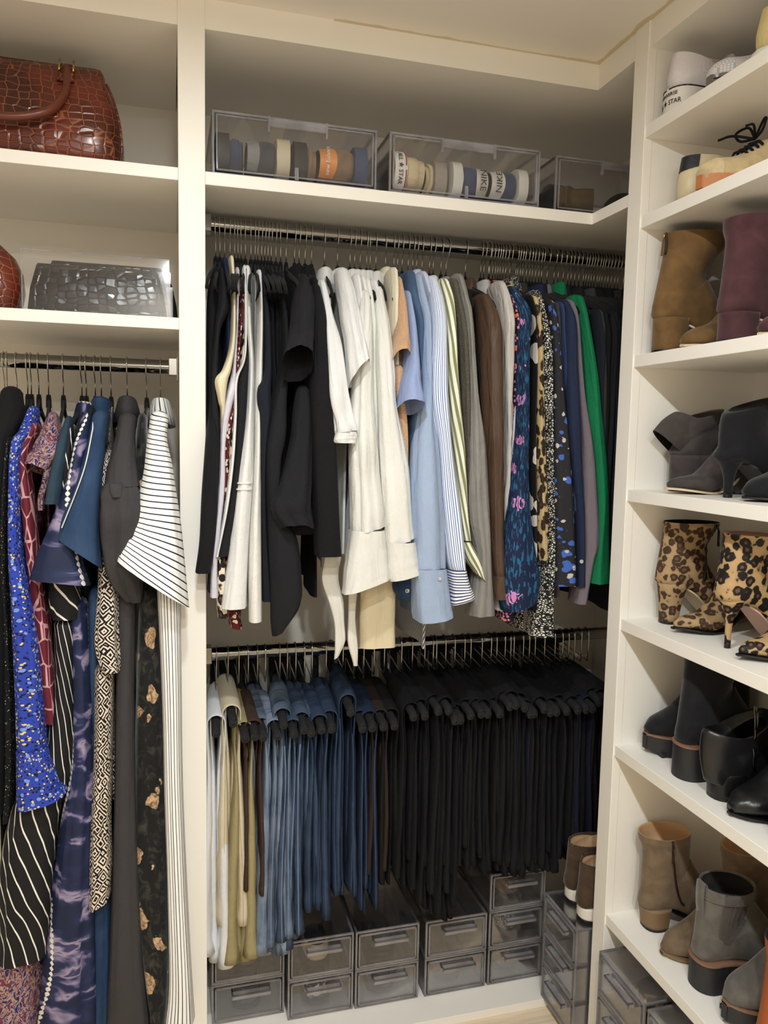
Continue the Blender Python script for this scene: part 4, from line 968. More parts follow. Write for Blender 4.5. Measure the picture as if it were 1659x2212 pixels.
JBK = [fabric('black_twill', (14, 15, 18), .88, .2), fabric('ink_black_wool', (14, 16, 22), .9, .2), fabric('brown_black_twill', (20, 19, 19), .88, .2), fabric('charcoal_black_wool', (20, 21, 25), .9, .2)]
JNV = fabric('dark_navy_wool', (20, 24, 44), .88, .2)
SEAMB = fabric('pale_denim_seam', (128, 152, 186), .9, .1); SEAMD = fabric('dark_denim_seam', (64, 84, 116), .9, .1); SEAMC = fabric('cream_seam', (206, 190, 156), .9, .1)
PT = [ # tip px, hem px y, cloth, what, width, frayed, seam
 (467, 1585, 467, 2110, JW, 'white jeans', .042, 0, None), (504, 1563, 492, 2040, JC, 'cream jeans', .044, 0, SEAMC), (530, 1607, 515, 2105, JK, 'khaki twill trousers', .044, 0, None),
 (551, 1592, 535, 1960, JBR, 'brown corduroy trousers', .02, 0, None), (569, 1614, 555, 2075, JB[0], 'washed blue jeans', .036, 0, SEAMB), (600, 1593, 572, 2085, JB[1], 'faded light blue jeans with frayed hem', .046, 1, SEAMB),
 (613, 1567, 603, 2070, JB[0], 'washed blue jeans', .036, 0, SEAMB), (635, 1602, 619, 2055, JB[2], 'mid blue jeans', .034, 0, SEAMB), (658, 1578, 637, 1975, JB[2], 'mid blue jeans', .034, 0, SEAMB),
 (673, 1585, 656, 1990, JB[2], 'mid blue jeans', .03, 0, SEAMD), (695, 1578, 672, 1985, JB[3], 'deep blue jeans', .034, 1, SEAMD), (717, 1576, 710, 1990, JB[3], 'deep blue jeans', .034, 1, SEAMD),
 (758, 1540, 738, 1960, JB[3], 'deep blue jeans', .03, 1, SEAMD), (784, 1575, 774, 1965, JB[4], 'indigo jeans', .024, 0, SEAMD), (805, 1575, 787, 1990, JB[4], 'indigo jeans', .024, 0, SEAMD),
 (829, 1583, 817, 1925, JDB, 'dark brown trousers', .026, 0, None), (853, 1575, 840, 1935, JBK[2], None, .024, 0, None)]
BT = [(894, 1550, 873), (919, 1548, 892), (948, 1538, 916), (970, 1537, 931), (984, 1579, 938), (996, 1566, 967), (1018, 1547, 980), (1041, 1544, 1009), (1055, 1544, 1026), (1081, 1544, 1058), (1103, 1528, 1074),
      (1116, 1525, 1090), (1135, 1531, 1097), (1146, 1580, 1106), (1154, 1567, 1118), (1177, 1534, 1132), (1190, 1559, 1151), (1204, 1542, 1170), (1226, 1540, 1190), (1250, 1538, 1214), (1268, 1536, 1227), (1282, 1535, 1245), (1296, 1519, 1270), (1312, 1519, 1290), (1328, 1517, 1310)]
for i, (x, y, h) in enumerate(BT):
    PT.append((x, y, h, [1930, 1890, 1985, 1960, 2005, 1900, 1925, 1870, 1900, 1940, 1880, 1900][i % 12], JNV if i in (13, 21) else JBK[i % 4], 'dark navy trousers' if i in (13, 21) else None, .026, 0, None))
from collections import Counter
_cnt = Counter(r[5] for r in PT)
nk_ = {}
for i, (tx, ty, hx, hy_, mt, what, wd, fr, seam) in enumerate(PT):
    tip = at(tx, ty, .005); tip[2] = min(max(tip[2], ZD - .15), ZD - .085)
    xh = at(hx, 1420, YR)[0]
    # open-ended bars point to the front, never turned by more than a little
    hemz = at(tx, hy_, .03)[2]
    xh = float(np.clip(xh, tip[0] - .055, tip[0] + .02))
    key = what or 'black trousers'; nk_[key] = nk_.get(key, 0) + 1; od = ORD[nk_[key] - 1]
    if what is None:
        lab = 'black trousers, %s pair after the dark brown trousers' % od; grp = 'black trousers on the lower rail'; hl = 'open-ended foam hanger of the %s black pair after the dark brown trousers' % od; hg = 'hangers of the black trousers'
    elif _cnt[what] > 1:
        lab = '%s on the lower rail, %s of these after the white jeans' % (what, od); grp = what + ' on the lower rail'; hl = 'open-ended foam hanger holding the %s %s after the white jeans' % (od, what); hg = 'hangers of the ' + what
    else:
        lab = what + ' folded over a foam bar'; grp = None; hl = 'open-ended foam hanger holding the ' + what; hg = None
    trouser_hanger(xh, tip, hl, hg)
    trousers(tip, xh, max(hemz, .13), mt, lab, i + 11, wd, grp, bool(fr), 'trousers', seam=seam)

# ------------------------------------------------------------------ clear stacking drawers and drop-front boxes
def clear_box(name, label, cat, loc, rotz, W, Dp, H, group, body=SMOKE, edge=SMOKEE, drawer=True, lip=.004):
    """front at local y=0 facing -y, going back to y=Dp; x from 0 to W"""
    t = thing(name, label, cat, (loc[0], loc[1], loc[2] + .0006), rotz, group); th = .0025
    sh = MB()
    sh.box(0, W, 0.004, Dp, 0, th); sh.box(0, W, 0.004, Dp, H - th, H)
    sh.box(0, th, 0.004, Dp, th, H - th); sh.box(W - th, W, 0.004, Dp, th, H - th); sh.box(th, W - th, Dp - th, Dp, th, H - th)
    sh.build('shell', body, t, smooth=False)
    e = MB(); q = .0045
    for x0 in (0, W - q):
        e.box(x0, x0 + q, 0, q, 0, H); e.box(x0, x0 + q, Dp - q, Dp, 0, H)
        for z0 in (0, H - q): e.box(x0, x0 + q, q, Dp - q, z0, z0 + q)
    for z0 in (0, H - q):
        e.box(q, W - q, 0, q, z0, z0 + q); e.box(q, W - q, Dp - q, Dp, z0, z0 + q)
    e.build('frame', edge, t, smooth=False)
    m = .008
    fr = MB(); fr.box(m, W - m, -.002, .001, m, H - m); d = fr.build('drawer_front' if drawer else 'drop_door', body, t, smooth=False)
    rim = MB(); r = .003
    rim.box(m, W - m, -.003, .002, H - m - r, H - m); rim.box(m, W - m, -.003, .002, m, m + r)
    rim.box(m, m + r, -.003, .002, m, H - m); rim.box(W - m - r, W - m, -.003, .002, m, H - m)
    rim.build('rim', edge, d, smooth=False)
    hd = MB()
    if drawer:
        hx0, hx1 = W * .27, W * .8
        zc = H * .76
        hd.box(hx0, hx1, -.017, -.013, zc - .009, zc + .002); hd.box(hx0, hx1, -.017, -.002, zc - .001, zc + .002)
        hd.box(hx0, hx0 + .003, -.015, -.002, zc - .009, zc + .002); hd.box(hx1 - .003, hx1, -.015, -.002, zc - .009, zc + .002)
        hd.build('handle', edge, d, smooth=False)
    else:
        hx0, hx1 = W * .33, W * .68
        hd.box(hx0, hx1, -.008, -.002, H - .022, H - .004)
        hd.box(hx0 - .002, hx0 + .002, -.009, -.001, H - .034, H - .002); hd.box(hx1 - .002, hx1 + .002, -.009, -.001, H - .034, H - .002)
        hd.build('latch', edge, d, smooth=False)
        pk = MB(); pk.box(W * .49, W * .51, -.004, 0.0, .004, .03); pk.build('peg', edge, t, smooth=False)
    return t
DH = .106
cols_ = [(.094, .182, .118, 2), (.281, .170, .088, 2), (.456, .172, .086, 2), (.646, .174, .084, 2), (.827, .163, .084, 3)]
nth = ['first', 'second', 'third', 'fourth', 'fifth']
for ci, (x0, W_, y0, rows_) in enumerate(cols_):
    for r_ in range(rows_):
        clear_box('stacking_shoe_box', 'clear shoe drawer in the %s stack under the trousers, %s' % (nth[ci], ['bottom of its stack', 'second from the bottom', 'third from the bottom'][r_]),
                  'storage box', (x0, y0, .05 + r_ * DH), 0, W_, .33, DH - .002, 'clear shoe drawers under the trousers')
for r_ in range(3):
    clear_box('stacking_shoe_box', 'clear shoe drawer turned sideways in the corner stack, %s' % ['bottom', 'middle', 'top'][r_], 'storage box', (.953, .016, .05 + r_ * .0975), -PI / 2, .168, .33, .096, 'clear corner drawers')
for s_ in range(2):
    for r_ in range(3):
        clear_box('stacking_shoe_box', 'clear shoe drawer below the shoe shelves, %s, %s' % (['beside the stile', 'next to the stile stack'][s_], ['bottom', 'middle', 'top'][r_]), 'storage box',
                  (.955, -.25 - s_ * .19, .05 + r_ * .103), -PI / 2, .178, .33, .101, 'clear drawers below the shoe shelves')
clear_box('shoe_box', 'clear drop-front shoe box with grey and orange sneakers inside', 'shoe box', (.092, .012, 2.086), 0, .362, .33, .131, 'clear boxes on the top shelf', CLEAR, CLEARE, False)
clear_box('shoe_box', 'clear drop-front shoe box with cream and blue sneakers inside', 'shoe box', (.482, .006, 2.086), 0, .372, .33, .131, 'clear boxes on the top shelf', CLEAR, CLEARE, False)
clear_box('shoe_box', 'clear drop-front shoe box with bronze boots in the corner', 'shoe box', (.902, .02, 2.086), 0, .372, .33, .131, 'clear boxes on the top shelf', CLEAR, CLEARE, False)

# ------------------------------------------------------------------ shoes (toe along +x, heel back at x = 0, sole on z = 0)
LINE_T = leather('tan_lining', (186, 150, 112), .6); LINE_D = fabric('dark_lining', (26, 25, 25)); LINE_P = leather('pink_lining', (196, 160, 146), .5)
def ring_loft(rows, n=26, k=4):
    """rows: front x,z  back x,z  half width  squareness -> rings spanning the side profile"""
    R = smooth_path(rows, k); a = np.arange(n) * 2 * PI / n; out = []
    for fx, fz, bx, bz, wd, sq in R:
        F = np.array([fx, 0, fz]); B = np.array([bx, 0, bz]); c = .5 * (F + B); h = .5 * (F - B)
        ca, sa = np.cos(a), np.sin(a)
        pc = np.sign(ca) * np.abs(ca) ** np.where(ca < 0, max(.3, 1 - .6 * sq), 1.0)
        ps = np.sign(sa) * np.abs(sa) ** np.where(ca < 0, max(.35, 1 - .5 * sq), .9)
        out.append(c + pc[:, None] * h + ps[:, None] * np.array([0, wd, 0]))
    return np.array(out)
def finish_top(rings, depth=.05, thick=.003):
    """inner lining of an open shoe top: the outer rings again, drawn in, going down"""
    out = []; top = rings[-1].mean(0)
    for i, q in ((-1, .965), (-2, .94), (-4, .92), (-6, .90), (-8, .88), (-11, .86), (-14, .84)):
        if -i > len(rings): break
        r = rings[i]; c = r.mean(0)
        if np.linalg.norm(c - top) > depth * 1.3: break
        out.append(c + (r - c) * q)
    if len(out) < 3: out.append(out[-1].mean(0) + (out[-1] - out[-1].mean(0)) * .8)
    return out
def build_upper(rows, mat, lining, t, depth=.11, name='upper', bm=None):
    rg = ring_loft(rows); mb = MB().loft(rg, True, False)
    inn = finish_top(rg, depth); mb.loft([rg[-1]] + inn, False, True, 1)
    return mb.build(name, [mat, lining], t), rg
def sole_mesh(L, wmax, zb, th, over=.003, toe=1.0, x0=-.002, n=22, lug=0, hw0=.029):
    """sole following the bottom curve zb(x); th(x) is its thickness downward"""
    rings = []
    for i in range(n + 1):
        u = i / n; x = x0 + (L + .004 - x0) * (1 - math.cos(u * PI)) / 2
        s = (x - x0) / (L - x0)
        wd = foot_w(s, wmax, toe, hw0) + over
        z1 = zb(x); z0 = z1 - th(x)
        rings.append([(x, wd, z1), (x, wd * .5, z1 + .001), (x, -wd * .5, z1 + .001), (x, -wd, z1), (x, -wd, z0), (x, -wd * .5, z0), (x, wd * .5, z0), (x, wd, z0)])
    return MB().loft(rings, True, True)
def foot_w(s, wmax, toe=1.0, hw0=.029):
    s = float(np.clip(s, 0, 1))
    heel = hw0 * math.sqrt(max(0, 1 - ((.12 - s) / .12) ** 2)) if s < .12 else None
    pts = [(.12, hw0), (.35, hw0 * .96 + .001), (.5, wmax * .86), (.68, wmax), (.8, wmax * (.93 if toe > .6 else .8)), (.9, wmax * (.72 if toe > .6 else .48)), (.96, wmax * (.46 if toe > .6 else .24)), (1.0, wmax * .1)]
    if heel is not None: return heel
    return float(np.interp(s, [p[0] for p in pts], [p[1] for p in pts]))
def heel_block(t, top_x0, top_x1, wt, zt, bot_x0, bot_x1, wb, mat, capmat=None, cap=.006, curve=0.0, n=9):
    """D-shaped heel tapering from the seat to the ground"""
    rings = []; a = np.arange(20) * 2 * PI / 20
    for i in range(n):
        v = i / (n - 1); e = v ** .8 if curve == 0 else 1 - (1 - v) ** (1 + curve)
        x0 = top_x0 + (bot_x0 - top_x0) * e; x1 = top_x1 + (bot_x1 - top_x1) * e; wd = wt + (wb - wt) * e
        z = zt * (1 - v) + cap * v
        cx = .5 * (x0 + x1); hx = .5 * (x1 - x0)
        ca, sa = np.cos(a), np.sin(a)
        x = cx + hx * np.where(ca > 0, np.sign(ca) * np.abs(ca) ** .35, ca); y = wd * np.sign(sa) * np.abs(sa) ** .8
        rings.append(np.stack([x, y, np.full(20, z)], 1))
    MB().loft(rings, True, True).build('heel', mat, t)
    lo = rings[-1].copy(); lo2 = lo.copy(); lo2[:, 2] = 0
    MB().loft([lo * [1, 1, 1] + [0, 0, .0], lo2], True, True).build('heel_tip', capmat or BLACKP, t, smooth=False)
def heel_curve(h, L, toe_up=.004, seat=.27, ball=.64, th=.004):
    def zb(x):
        s = x / L
        if s < seat * .5: return h
        if s < ball: return h + (th - h) * sm(seat * .5, ball, s)
        return th + toe_up * sm(ball, 1.0, s)
    return zb
def boot(name, label, cat, loc, rotz, upm, L=.25, h=.05, H=.25, toe='round', wmax=.042, shaft=(-.004, .105, .05), heel='block', sole='thin', heelm=None, solem=None, lining=LINE_D, group=None,
         shaft_rows=None, welt=None, zipper=None, pull=None, vamp=.0, roll=0.0, top_tilt=0.0, rot=None, heelw=None, gore=None):
    t = thing(name, label, cat, loc, rotz, group, rot)
    pt = toe == 'point'
    base = .012 if sole == 'lug' else .004
    lift = .028 if sole == 'lug' else 0.0
    hh = max(h, lift)
    zb = heel_curve(hh, L, .008 if pt else .005, th=lift + base)
    tz = .024 if pt else .036
    B = lambda x: (x, zb(x))
    rows = []
    x_ = L; rows.append((x_, zb(x_) + tz * .45, x_ - .001, zb(x_) + .002, .003 if pt else .012, .5))
    for s, hf in ((.965, .75), (.9, 1.05), (.8, 1.35)):
        rows.append((L * s, zb(L * s) + tz * hf * .95, L * s, zb(L * s), foot_w(s, wmax, .3 if pt else 1.0), .7))
    rows.append((L * .70, zb(L * .7) + tz * 1.75 + vamp * .3, L * .66, zb(L * .66), wmax * .97, .7))
    rows.append((L * .585, zb(L * .6) + tz * 2.4 + hh * .25 + vamp * .6, L * .46, zb(L * .46), wmax * .86, .7))
    sx0, sx1, sw = shaft
    zi = zb(L * .5) + tz * 3.0 + hh * .3 + vamp
    rows.append((L * .5, zi, L * .26, zb(L * .26), wmax * .77, .7))
    ank = max(zi + .012, hh + .075)
    rows.append((L * .46, zi + .018, .0, hh + .001, .0325, .75))
    if shaft_rows:
        rows.append((L * .44, ank + .006, .004, hh + .022, .031, .3))
        rows += shaft_rows(hh, ank, L)
    else:
        rows.append((L * .445, ank + .004, -.009, hh + .022, .033, .3))
        rows.append((L * .435, ank + .02, -.006, hh + .045, .035, .1))
        za = max(ank + .05, hh + .1)
        if H - za > .02:
            rows.append((.5 * (L * .43 + sx1), za, .5 * (.008 + sx0), za - .012, .5 * (.036 + sw), .0))
        m_ = .5 * (za + H)
        rows.append((sx1, m_, sx0 + .002, m_, sw, 0)); rows.append((sx1, H - .006 + top_tilt, sx0, H - .006, sw, 0)); rows.append((sx1, H + top_tilt, sx0, H, sw, 0))
    _, rg = build_upper(rows, upm, lining, t)
    sm_ = solem or BLACKP
    if sole == 'thin':
        sole_mesh(L, wmax, zb, lambda x: .004, .001, .3 if pt else 1.0, x0=.055 if heel in ('block', 'stack', 'tall_block', 'stiletto', 'kitten') else .1).build('sole', sm_, t, auto=40)
    elif sole == 'lug':
        def thk(x):
            base_t = zb(x) - 0.0
            s = x / L
            bottom = .016 * sm(.30, .34, s) * (1 - sm(.42, .46, s)) * (1 if h > .04 else .3)
            return base_t - bottom - .012 * sm(.85, 1.0, s)
        sole_mesh(L, wmax, zb, thk, .0025, 1.0, -.009, 30, hw0=.034).build('sole', sm_, t, auto=40)
        lg = MB()
        for i in range(7):      # tread blocks
            x = .012 + i * L * .14
            if .3 < x / L < .42: continue
            for s in (-1, 1):
                y = foot_w(x / L, wmax, 1.0, .034) + .0027
                z0 = .012 * sm(.85, 1, x / L)
                lg.box(x, x + .012, min(s * y, s * (y - .012)), max(s * y, s * (y - .012)), z0 - .0, z0 + .009)
        tag(lg.build('tread', sm_, t, smooth=False), kind='stuff')
    if welt:
        sole_mesh(L, wmax, lambda x: zb(x) + .002, lambda x: .0038, .0036 if sole == 'lug' else .003, 1.0, -.011, hw0=.034).build('welt', welt, t, auto=40)
    if heel == 'block': heel_block(t, -.004, .066, .0315, h + .004, -.004, .064, .0315, heelm or upm)
    elif heel == 'tall_block': heel_block(t, -.004, .06, .03, h + .004, .004, .042, .021, heelm or upm, curve=.9)
    elif heel == 'stack': heel_block(t, -.006, .064, .0325, h + .003, .002, .058, .03, heelm or upm)
    elif heel == 'stiletto': heel_block(t, -.004, .058, .029, h + .004, .016, .027, .0055, heelm or upm, cap=.008, curve=3.2)
    elif heel == 'kitten': heel_block(t, -.004, .055, .028, h + .004, .018, .034, .008, heelm or upm, cap=.006, curve=2.6)
    elif heel == 'wedge': heel_block(t, -.004, .125, .032, h + .002, -.003, .12, .031, heelm or upm, cap=.004)
    n = rg.shape[1]
    if zipper:
        where, zm, zpm = zipper[:3]
        if where == 'back':
            pts = [r[n // 2] + (r[n // 2] - r.mean(0)) * .02 for r in rg[-12:]]
        else:       # runs down the outer side of the shaft to the sole
            V = rg.reshape(-1, 3); V = V[V[:, 1] < -.004]; xt_, xb_ = zipper[3]; pts = []
            for q in np.linspace(0, 1, 26):
                z_q = hh + .012 + (H - .001 - hh - .012) * q; x_q = xb_ + (xt_ - xb_) * q ** .6
                d_ = np.hypot(V[:, 0] - x_q, V[:, 2] - z_q); k_ = np.argsort(d_)[:4]; w_ = 1 / (d_[k_] + .002)
                pts.append(np.array([x_q, (V[k_, 1] * w_).sum() / w_.sum() - .0012, z_q]))
        z_ = MB().tube(pts, .0026, 6).build('zipper', zm, t)
        tp = pts[-1]; out = (tp - rg[-1].mean(0)); out[2] = 0; out /= np.linalg.norm(out)
        MB().tube([tp + out * .003, tp + out * .006 + [0, 0, -.012]], .0022, 6).build('zipper_slider', zpm, z_)
        MB().tube([tp + out * .007 + [0, 0, -.012], tp + out * .008 + [0, 0, -.048]], [.0035, .0045], 6, flat=.35).build('zipper_pull', upm if where == 'back' else zm, z_)
    if gore:
        js = range(3 * n // 4 - 3, 3 * n // 4 + 4); R = []
        rr = [r for r in rg[-22:] if r[3 * n // 4][2] > hh + .035]
        for k_, r in enumerate(rr):
            c = r.mean(0); nar = .35 + .65 * sm(0, .6, k_ / (len(rr) - 1)); jj = np.linspace(3 * n / 4 - 3.2 * nar + .6, 3 * n / 4 + 3.2 * nar + .6, 23)
            row = []
            for q, j in enumerate(jj):
                j0 = int(j); f_ = j - j0; p_ = r[j0 % n] * (1 - f_) + r[(j0 + 1) % n] * f_
                row.append(p_ + (p_ - c) / np.linalg.norm(p_ - c) * (.0022 if q % 2 else .0008))
            R.append(row)
        MB().loft(R, closed=False).build('elastic_gore', gore, t)
    if pull:
        p0 = rg[-1][n // 2]; pm = pull
        pts = [p0 + [.002, 0, -.05], p0 + [-.003, 0, -.02], p0 + [-.004, 0, .018], p0 + [-.001, 0, .028], p0 + [.004, 0, .018], p0 + [.004, 0, -.02]]
        R = []
        for p in smooth_path(pts, 4): R.append([p + [-.001, -.012, 0], p + [.001, -.012, 0], p + [.001, .012, 0], p + [-.001, .012, 0]])
        MB().loft(R, True, True).build('pull_tab', pm, t)
    return t, rg
RUB_W = plain('white_rubber', (232, 228, 220), .55); RUB_G = plain('gum_rubber', (190, 122, 72), .55); RUB_B = plain('black_rubber', (34, 34, 36), .55); RUB_GY = plain('grey_rubber', (112, 106, 100), .6)
INK = plain('black_ink', (22, 24, 34), .6)
def sneaker(label, loc, rotz, upm, L=.26, H=.085, wmax=.046, solem=RUB_W, soleh=.026, heeltab=None, toecap=None, laces=None, stripe=None, group=None, lining=LINE_D, rot=None, high=0.0, tab_h=.035, outsole=None, name='sneaker', tongue=True, low=1.0):
    t = thing(name, label, 'shoe', loc, rotz, group, rot)
    zt = soleh
    zb = lambda x: zt + .006 * sm(.75, 1.0, x / L)
    rows = [(L - .001, zb(L) + .014, L - .002, zb(L) - .004, .016, .6)]
    for s, hz in ((.97, .024), (.9, .036), (.8, .044)):
        rows.append((L * s, zb(L * s) + hz * low, L * s, zt - .008, foot_w(s, wmax), .8))
    rows += [(L * .70, zt + .054 * low, L * .66, zt - .008, wmax * .97, .8), (L * .62, zt + .066 * low, L * .5, zt - .008, wmax * .88, .8), (L * .56, zt + .078 * low, L * .3, zt - .008, wmax * .8, .8),
             (L * .51, zt + .088 * low, .07, zt - .006, .034, .8), (L * .46, zt + .092 * low + high * .5, .012, zt + .0, .033, .6), (L * .43, zt + .092 * low + high, .0, zt + (H - zt) * .3, .033, .3), (L * .42, zt + .09 * low + high, .001, zt + (H - zt) * .6, .032, .1)]
    rows += [(L * .41, zt + .092 * low + high, .004, H - .012, .031, 0), (L * .405, zt + .094 * low + high, .006, H, .030, 0)]
    _, rg = build_upper(rows, upm, lining, t, .05)
    sole_mesh(L, wmax, zb, lambda x: zt - .001, .004, 1.0, -.004, hw0=.033).build('sole', solem, t, auto=40)
    if outsole: sole_mesh(L, wmax, lambda x: .006 + .005 * sm(.8, 1, x / L), lambda x: .006, .0045, 1.0, -.0045, hw0=.033).build('outsole', outsole, t, auto=40)
    n = rg.shape[1]
    if stripe:
        for zz in (zt - .002,):
            P = []
            for i in range(41):
                u = i / 40; x = L * (1 - abs(1 - 2 * u)) ; s = 1 if u < .5 else -1
                x = -.004 + (L + .006) * (1 - math.cos((1 - abs(1 - 2 * u)) * PI)) / 2
                P.append((x, s * (foot_w((x + .004) / (L + .004), wmax, 1, .033) + .0042), zz))
            MB().tube(P, .0016, 5).build('foxing_stripe', stripe, t)
    if heeltab:
        # band hugging the heel back
        rr = [r for r in rg if r[n // 2][2] > zt + .006 and r[n // 2][0] < .03][:]
        js = list(range(n // 2 - 4, n // 2 + 5))
        R = []
        for r in rr:
            c = r.mean(0); R.append([r[j] + (r[j] - c) / np.linalg.norm(r[j] - c) * .0022 for j in js])
        if len(R) > 1:
            zs = [q[4][2] for q in R]; keep = [q for q in R if q[4][2] > zs[-1] - tab_h]
            if len(keep) < 2: keep = R[-2:]
            MB().loft(keep, closed=False).build('heel_tab', heeltab, t)
    if toecap:
        mb = MB(); rr = rg[:9]
        mb.loft([r.mean(0) + (r - r.mean(0)) * 1.035 + [.001, 0, 0] for r in rr], True, False); mb.build('toe_cap', toecap, t)
    if laces:
        mb = MB()
        for i, s in enumerate((.69, .645, .60, .565)):
            x = L * s; z = zt + np.interp(s, [.56, .62, .70], [.081, .069, .057])
            mb.tube([(x, -.024, z - .008), (x + .003, -.01, z + .003), (x - .004, .01, z + .003), (x, .024, z - .008)], .0028, 6)
        for s in (-1, 1):
            c = np.array([L * .56, 0, zt + .09])
            lp = smooth_path([c, c + [.0, s * .02, .028], c + [.012, s * .042, .022], c + [.01, s * .03, .004], c], 6); mb.tube(lp, .0026, 6)
            mb.tube(smooth_path([c, c + [.03, s * .03, .012], c + [.055, s * .04, .004]], 6), .0026, 6)
        mb.build('laces', laces, t)
    return t, rg
def curved_text(parent, txt, size, centre, radius, mat, zrot=0.0, name='lettering', off=.0012, sx=1.0):
    """lettering wrapped on an upright cylinder whose outer side faces -x (heel backs)"""
    v, f = text_data(txt, size)
    out = []
    for x, y, z in v:
        if zrot: x, y = x * math.cos(zrot) - y * math.sin(zrot), x * math.sin(zrot) + y * math.cos(zrot)
        a = x * sx / radius
        r = radius + off + z
        out.append((centre[0] + radius - r * math.cos(a), centre[1] - r * math.sin(a), centre[2] + y))
    return MB().add(out, f).build(name, mat, parent, smooth=False)
def flat_text(parent, txt, size, M_, mat, name='lettering'):
    v, f = text_data(txt, size)
    return MB().add([tuple(M_ @ Vector(p)) for p in v], f).build(name, mat, parent, smooth=False)

XH = 1.03
# --- row of tall and ankle boots, shelf by shelf (heel-out shoe and toe-out shoe of every pair)
TAN = suede('tan_suede', (114, 87, 54)); PLUM = suede('plum_suede', (78, 50, 54)); CHS = suede('charcoal_suede', (70, 64, 62)); BKS = suede('black_suede', (26, 27, 30)); TAU = suede('taupe_suede', (116, 98, 78)); GRS = suede('grey_suede', (98, 94, 88))
BKL = leather('black_leather', (24, 24, 26), .3); COG = leather('cognac_leather', (164, 84, 34), .4); STK = plain('stacked_leather', (128, 102, 72), .6); BRZ = leather('bronze_leather', (106, 90, 62), .25)
ZIPD = plain('dark_zip', (40, 30, 26), .5, .3)
LEO1 = leopard('tan_leopard_hide', (160, 134, 98), (66, 46, 34), (104, 76, 54), 58, 'Object', .7, 1.0)
LEO2 = leopard('gold_leopard_hide', (174, 144, 102), (24, 21, 21), (106, 70, 54), 52, 'Object', .6, 1.0)
LSOLE = plain('beige_leather_sole', (206, 186, 154), .5); WELT = plain('tan_welt', (132, 98, 78), .6)
Z3, Z4, Z5, Z6, Z7 = (SHZ[k] + .0007 for k in ('R3', 'R4', 'R5', 'R6', 'R7'))
boot('ankle_boot', 'tan suede boot standing heel outward beside the shelf side panel', 'boot', (1.012, -.262, Z3), 0, TAN, .25, .070, .252, 'round', .04, (.012, .15, .052), 'block', zipper=('back', ZIPD, GOLD), solem=LSOLE)
boot('ankle_boot', 'tan suede boot standing toe outward next to plum boots', 'boot', (1.28, -.345, Z3), PI, TAN, .262, .068, .252, 'round', .04, (.012, .15, .05), 'block', solem=LSOLE)
boot('ankle_boot', 'plum suede boot standing heel outward', 'boot', (1.028, -.452, Z3), 0, PLUM, .25, .055, .235, 'round', .042, (-.002, .125, .056), 'block', solem=LSOLE)
boot('ankle_boot', 'plum suede boot standing toe outward', 'boot', (1.29, -.548, Z3), PI, PLUM, .258, .055, .235, 'round', .042, (-.002, .125, .056), 'block', solem=LSOLE)
def flop_back(hh, ank, L):
    """shaft folded over and hanging open to the back"""
    return [(.112, ank + .01, .0, hh + .04, .036, 0), (.115, ank + .03, .004, hh + .07, .04, 0), (.104, .140, .004, .168, .034, 0), (.098, .122, .0, .174, .03, 0), (.07, .085, -.028, .158, .026, 0), (.045, .06, -.05, .135, .022, 0), (.042, .055, -.053, .132, .02, 0)]
def flop_back2(hh, ank, L):
    return [(.112, ank + .01, .0, hh + .04, .036, 0), (.125, ank + .02, -.006, hh + .065, .042, 0), (.127, .10, -.018, .142, .04, 0), (.122, .07, -.03, .132, .036, 0), (.108, .035, -.032, .09, .032, 0), (.096, .012, -.022, .045, .028, 0), (.094, .006, -.018, .036, .026, 0)]
boot('ankle_boot', 'charcoal suede wedge boot standing heel outward, shaft flopped over', 'boot', (1.07, -.262, Z4), 0, CHS, .24, .078, .2, 'point', .039, (.0, .11, .045), 'wedge', solem=LSOLE, shaft_rows=flop_back)
boot('ankle_boot', 'charcoal suede wedge boot with pointed toe outward', 'boot', (1.275, -.335, Z4), PI, CHS, .268, .078, .16, 'point', .039, (.0, .11, .04), 'wedge', solem=LSOLE)
boot('ankle_boot', 'black suede kitten-heel boot standing heel outward, shaft slumped', 'boot', (1.045, -.44, Z4), 0, BKS, .25, .075, .2, 'point', .038, (.0, .11, .04), 'kitten', shaft_rows=lambda hh, ank, L: [(.118, ank + .03, .004, hh + .055, .036, 0), (.12, ank + .05, .01, hh + .085, .042, 0), (.15, ank + .05, .03, hh + .095, .046, 0), (.18, ank + .02, .075, hh + .09, .048, 0), (.195, ank - .01, .11, hh + .07, .046, 0)])
boot('ankle_boot', 'black suede kitten-heel boot with toe outward', 'boot', (1.295, -.53, Z4), PI, BKS, .258, .072, .18, 'round', .04, (.0, .11, .044), 'kitten')
boot('ankle_boot', 'brown leopard ankle boot on block heel, heel outward', 'boot', (1.057, -.262, Z5), 0, LEO1, .245, .088, .228, 'point', .038, (.006, .133, .047), 'tall_block', solem=LSOLE, lining=LINE_D, zipper=('side', BLACKP, BLACKP, (.098, .088)))
boot('ankle_boot', 'brown leopard ankle boot with pointed toe outward', 'boot', (1.29, -.345, Z5), PI, LEO1, .255, .088, .2, 'point', .038, (.008, .11, .04), 'tall_block', solem=BLACKP)
boot('ankle_boot', 'golden leopard stiletto ankle boot, heel outward', 'boot', (1.044, -.473, Z5), 0, LEO2, .245, .095, .228, 'point', .038, (.006, .122, .048), 'stiletto', solem=LINE_P, lining=LINE_P)
boot('ankle_boot', 'golden leopard stiletto ankle boot, pointed toe outward', 'boot', (1.285, -.552, Z5), PI, LEO2, .258, .095, .21, 'point', .038, (.006, .112, .042), 'stiletto', solem=BLACKP)
boot('chelsea_boot', 'black suede lug-sole boot standing toe outward', 'boot', (1.30, -.265, Z6), PI, BKS, .262, .05, .265, 'round', .046, (.0, .13, .052), None, 'lug', solem=RUB_B, welt=WELT)
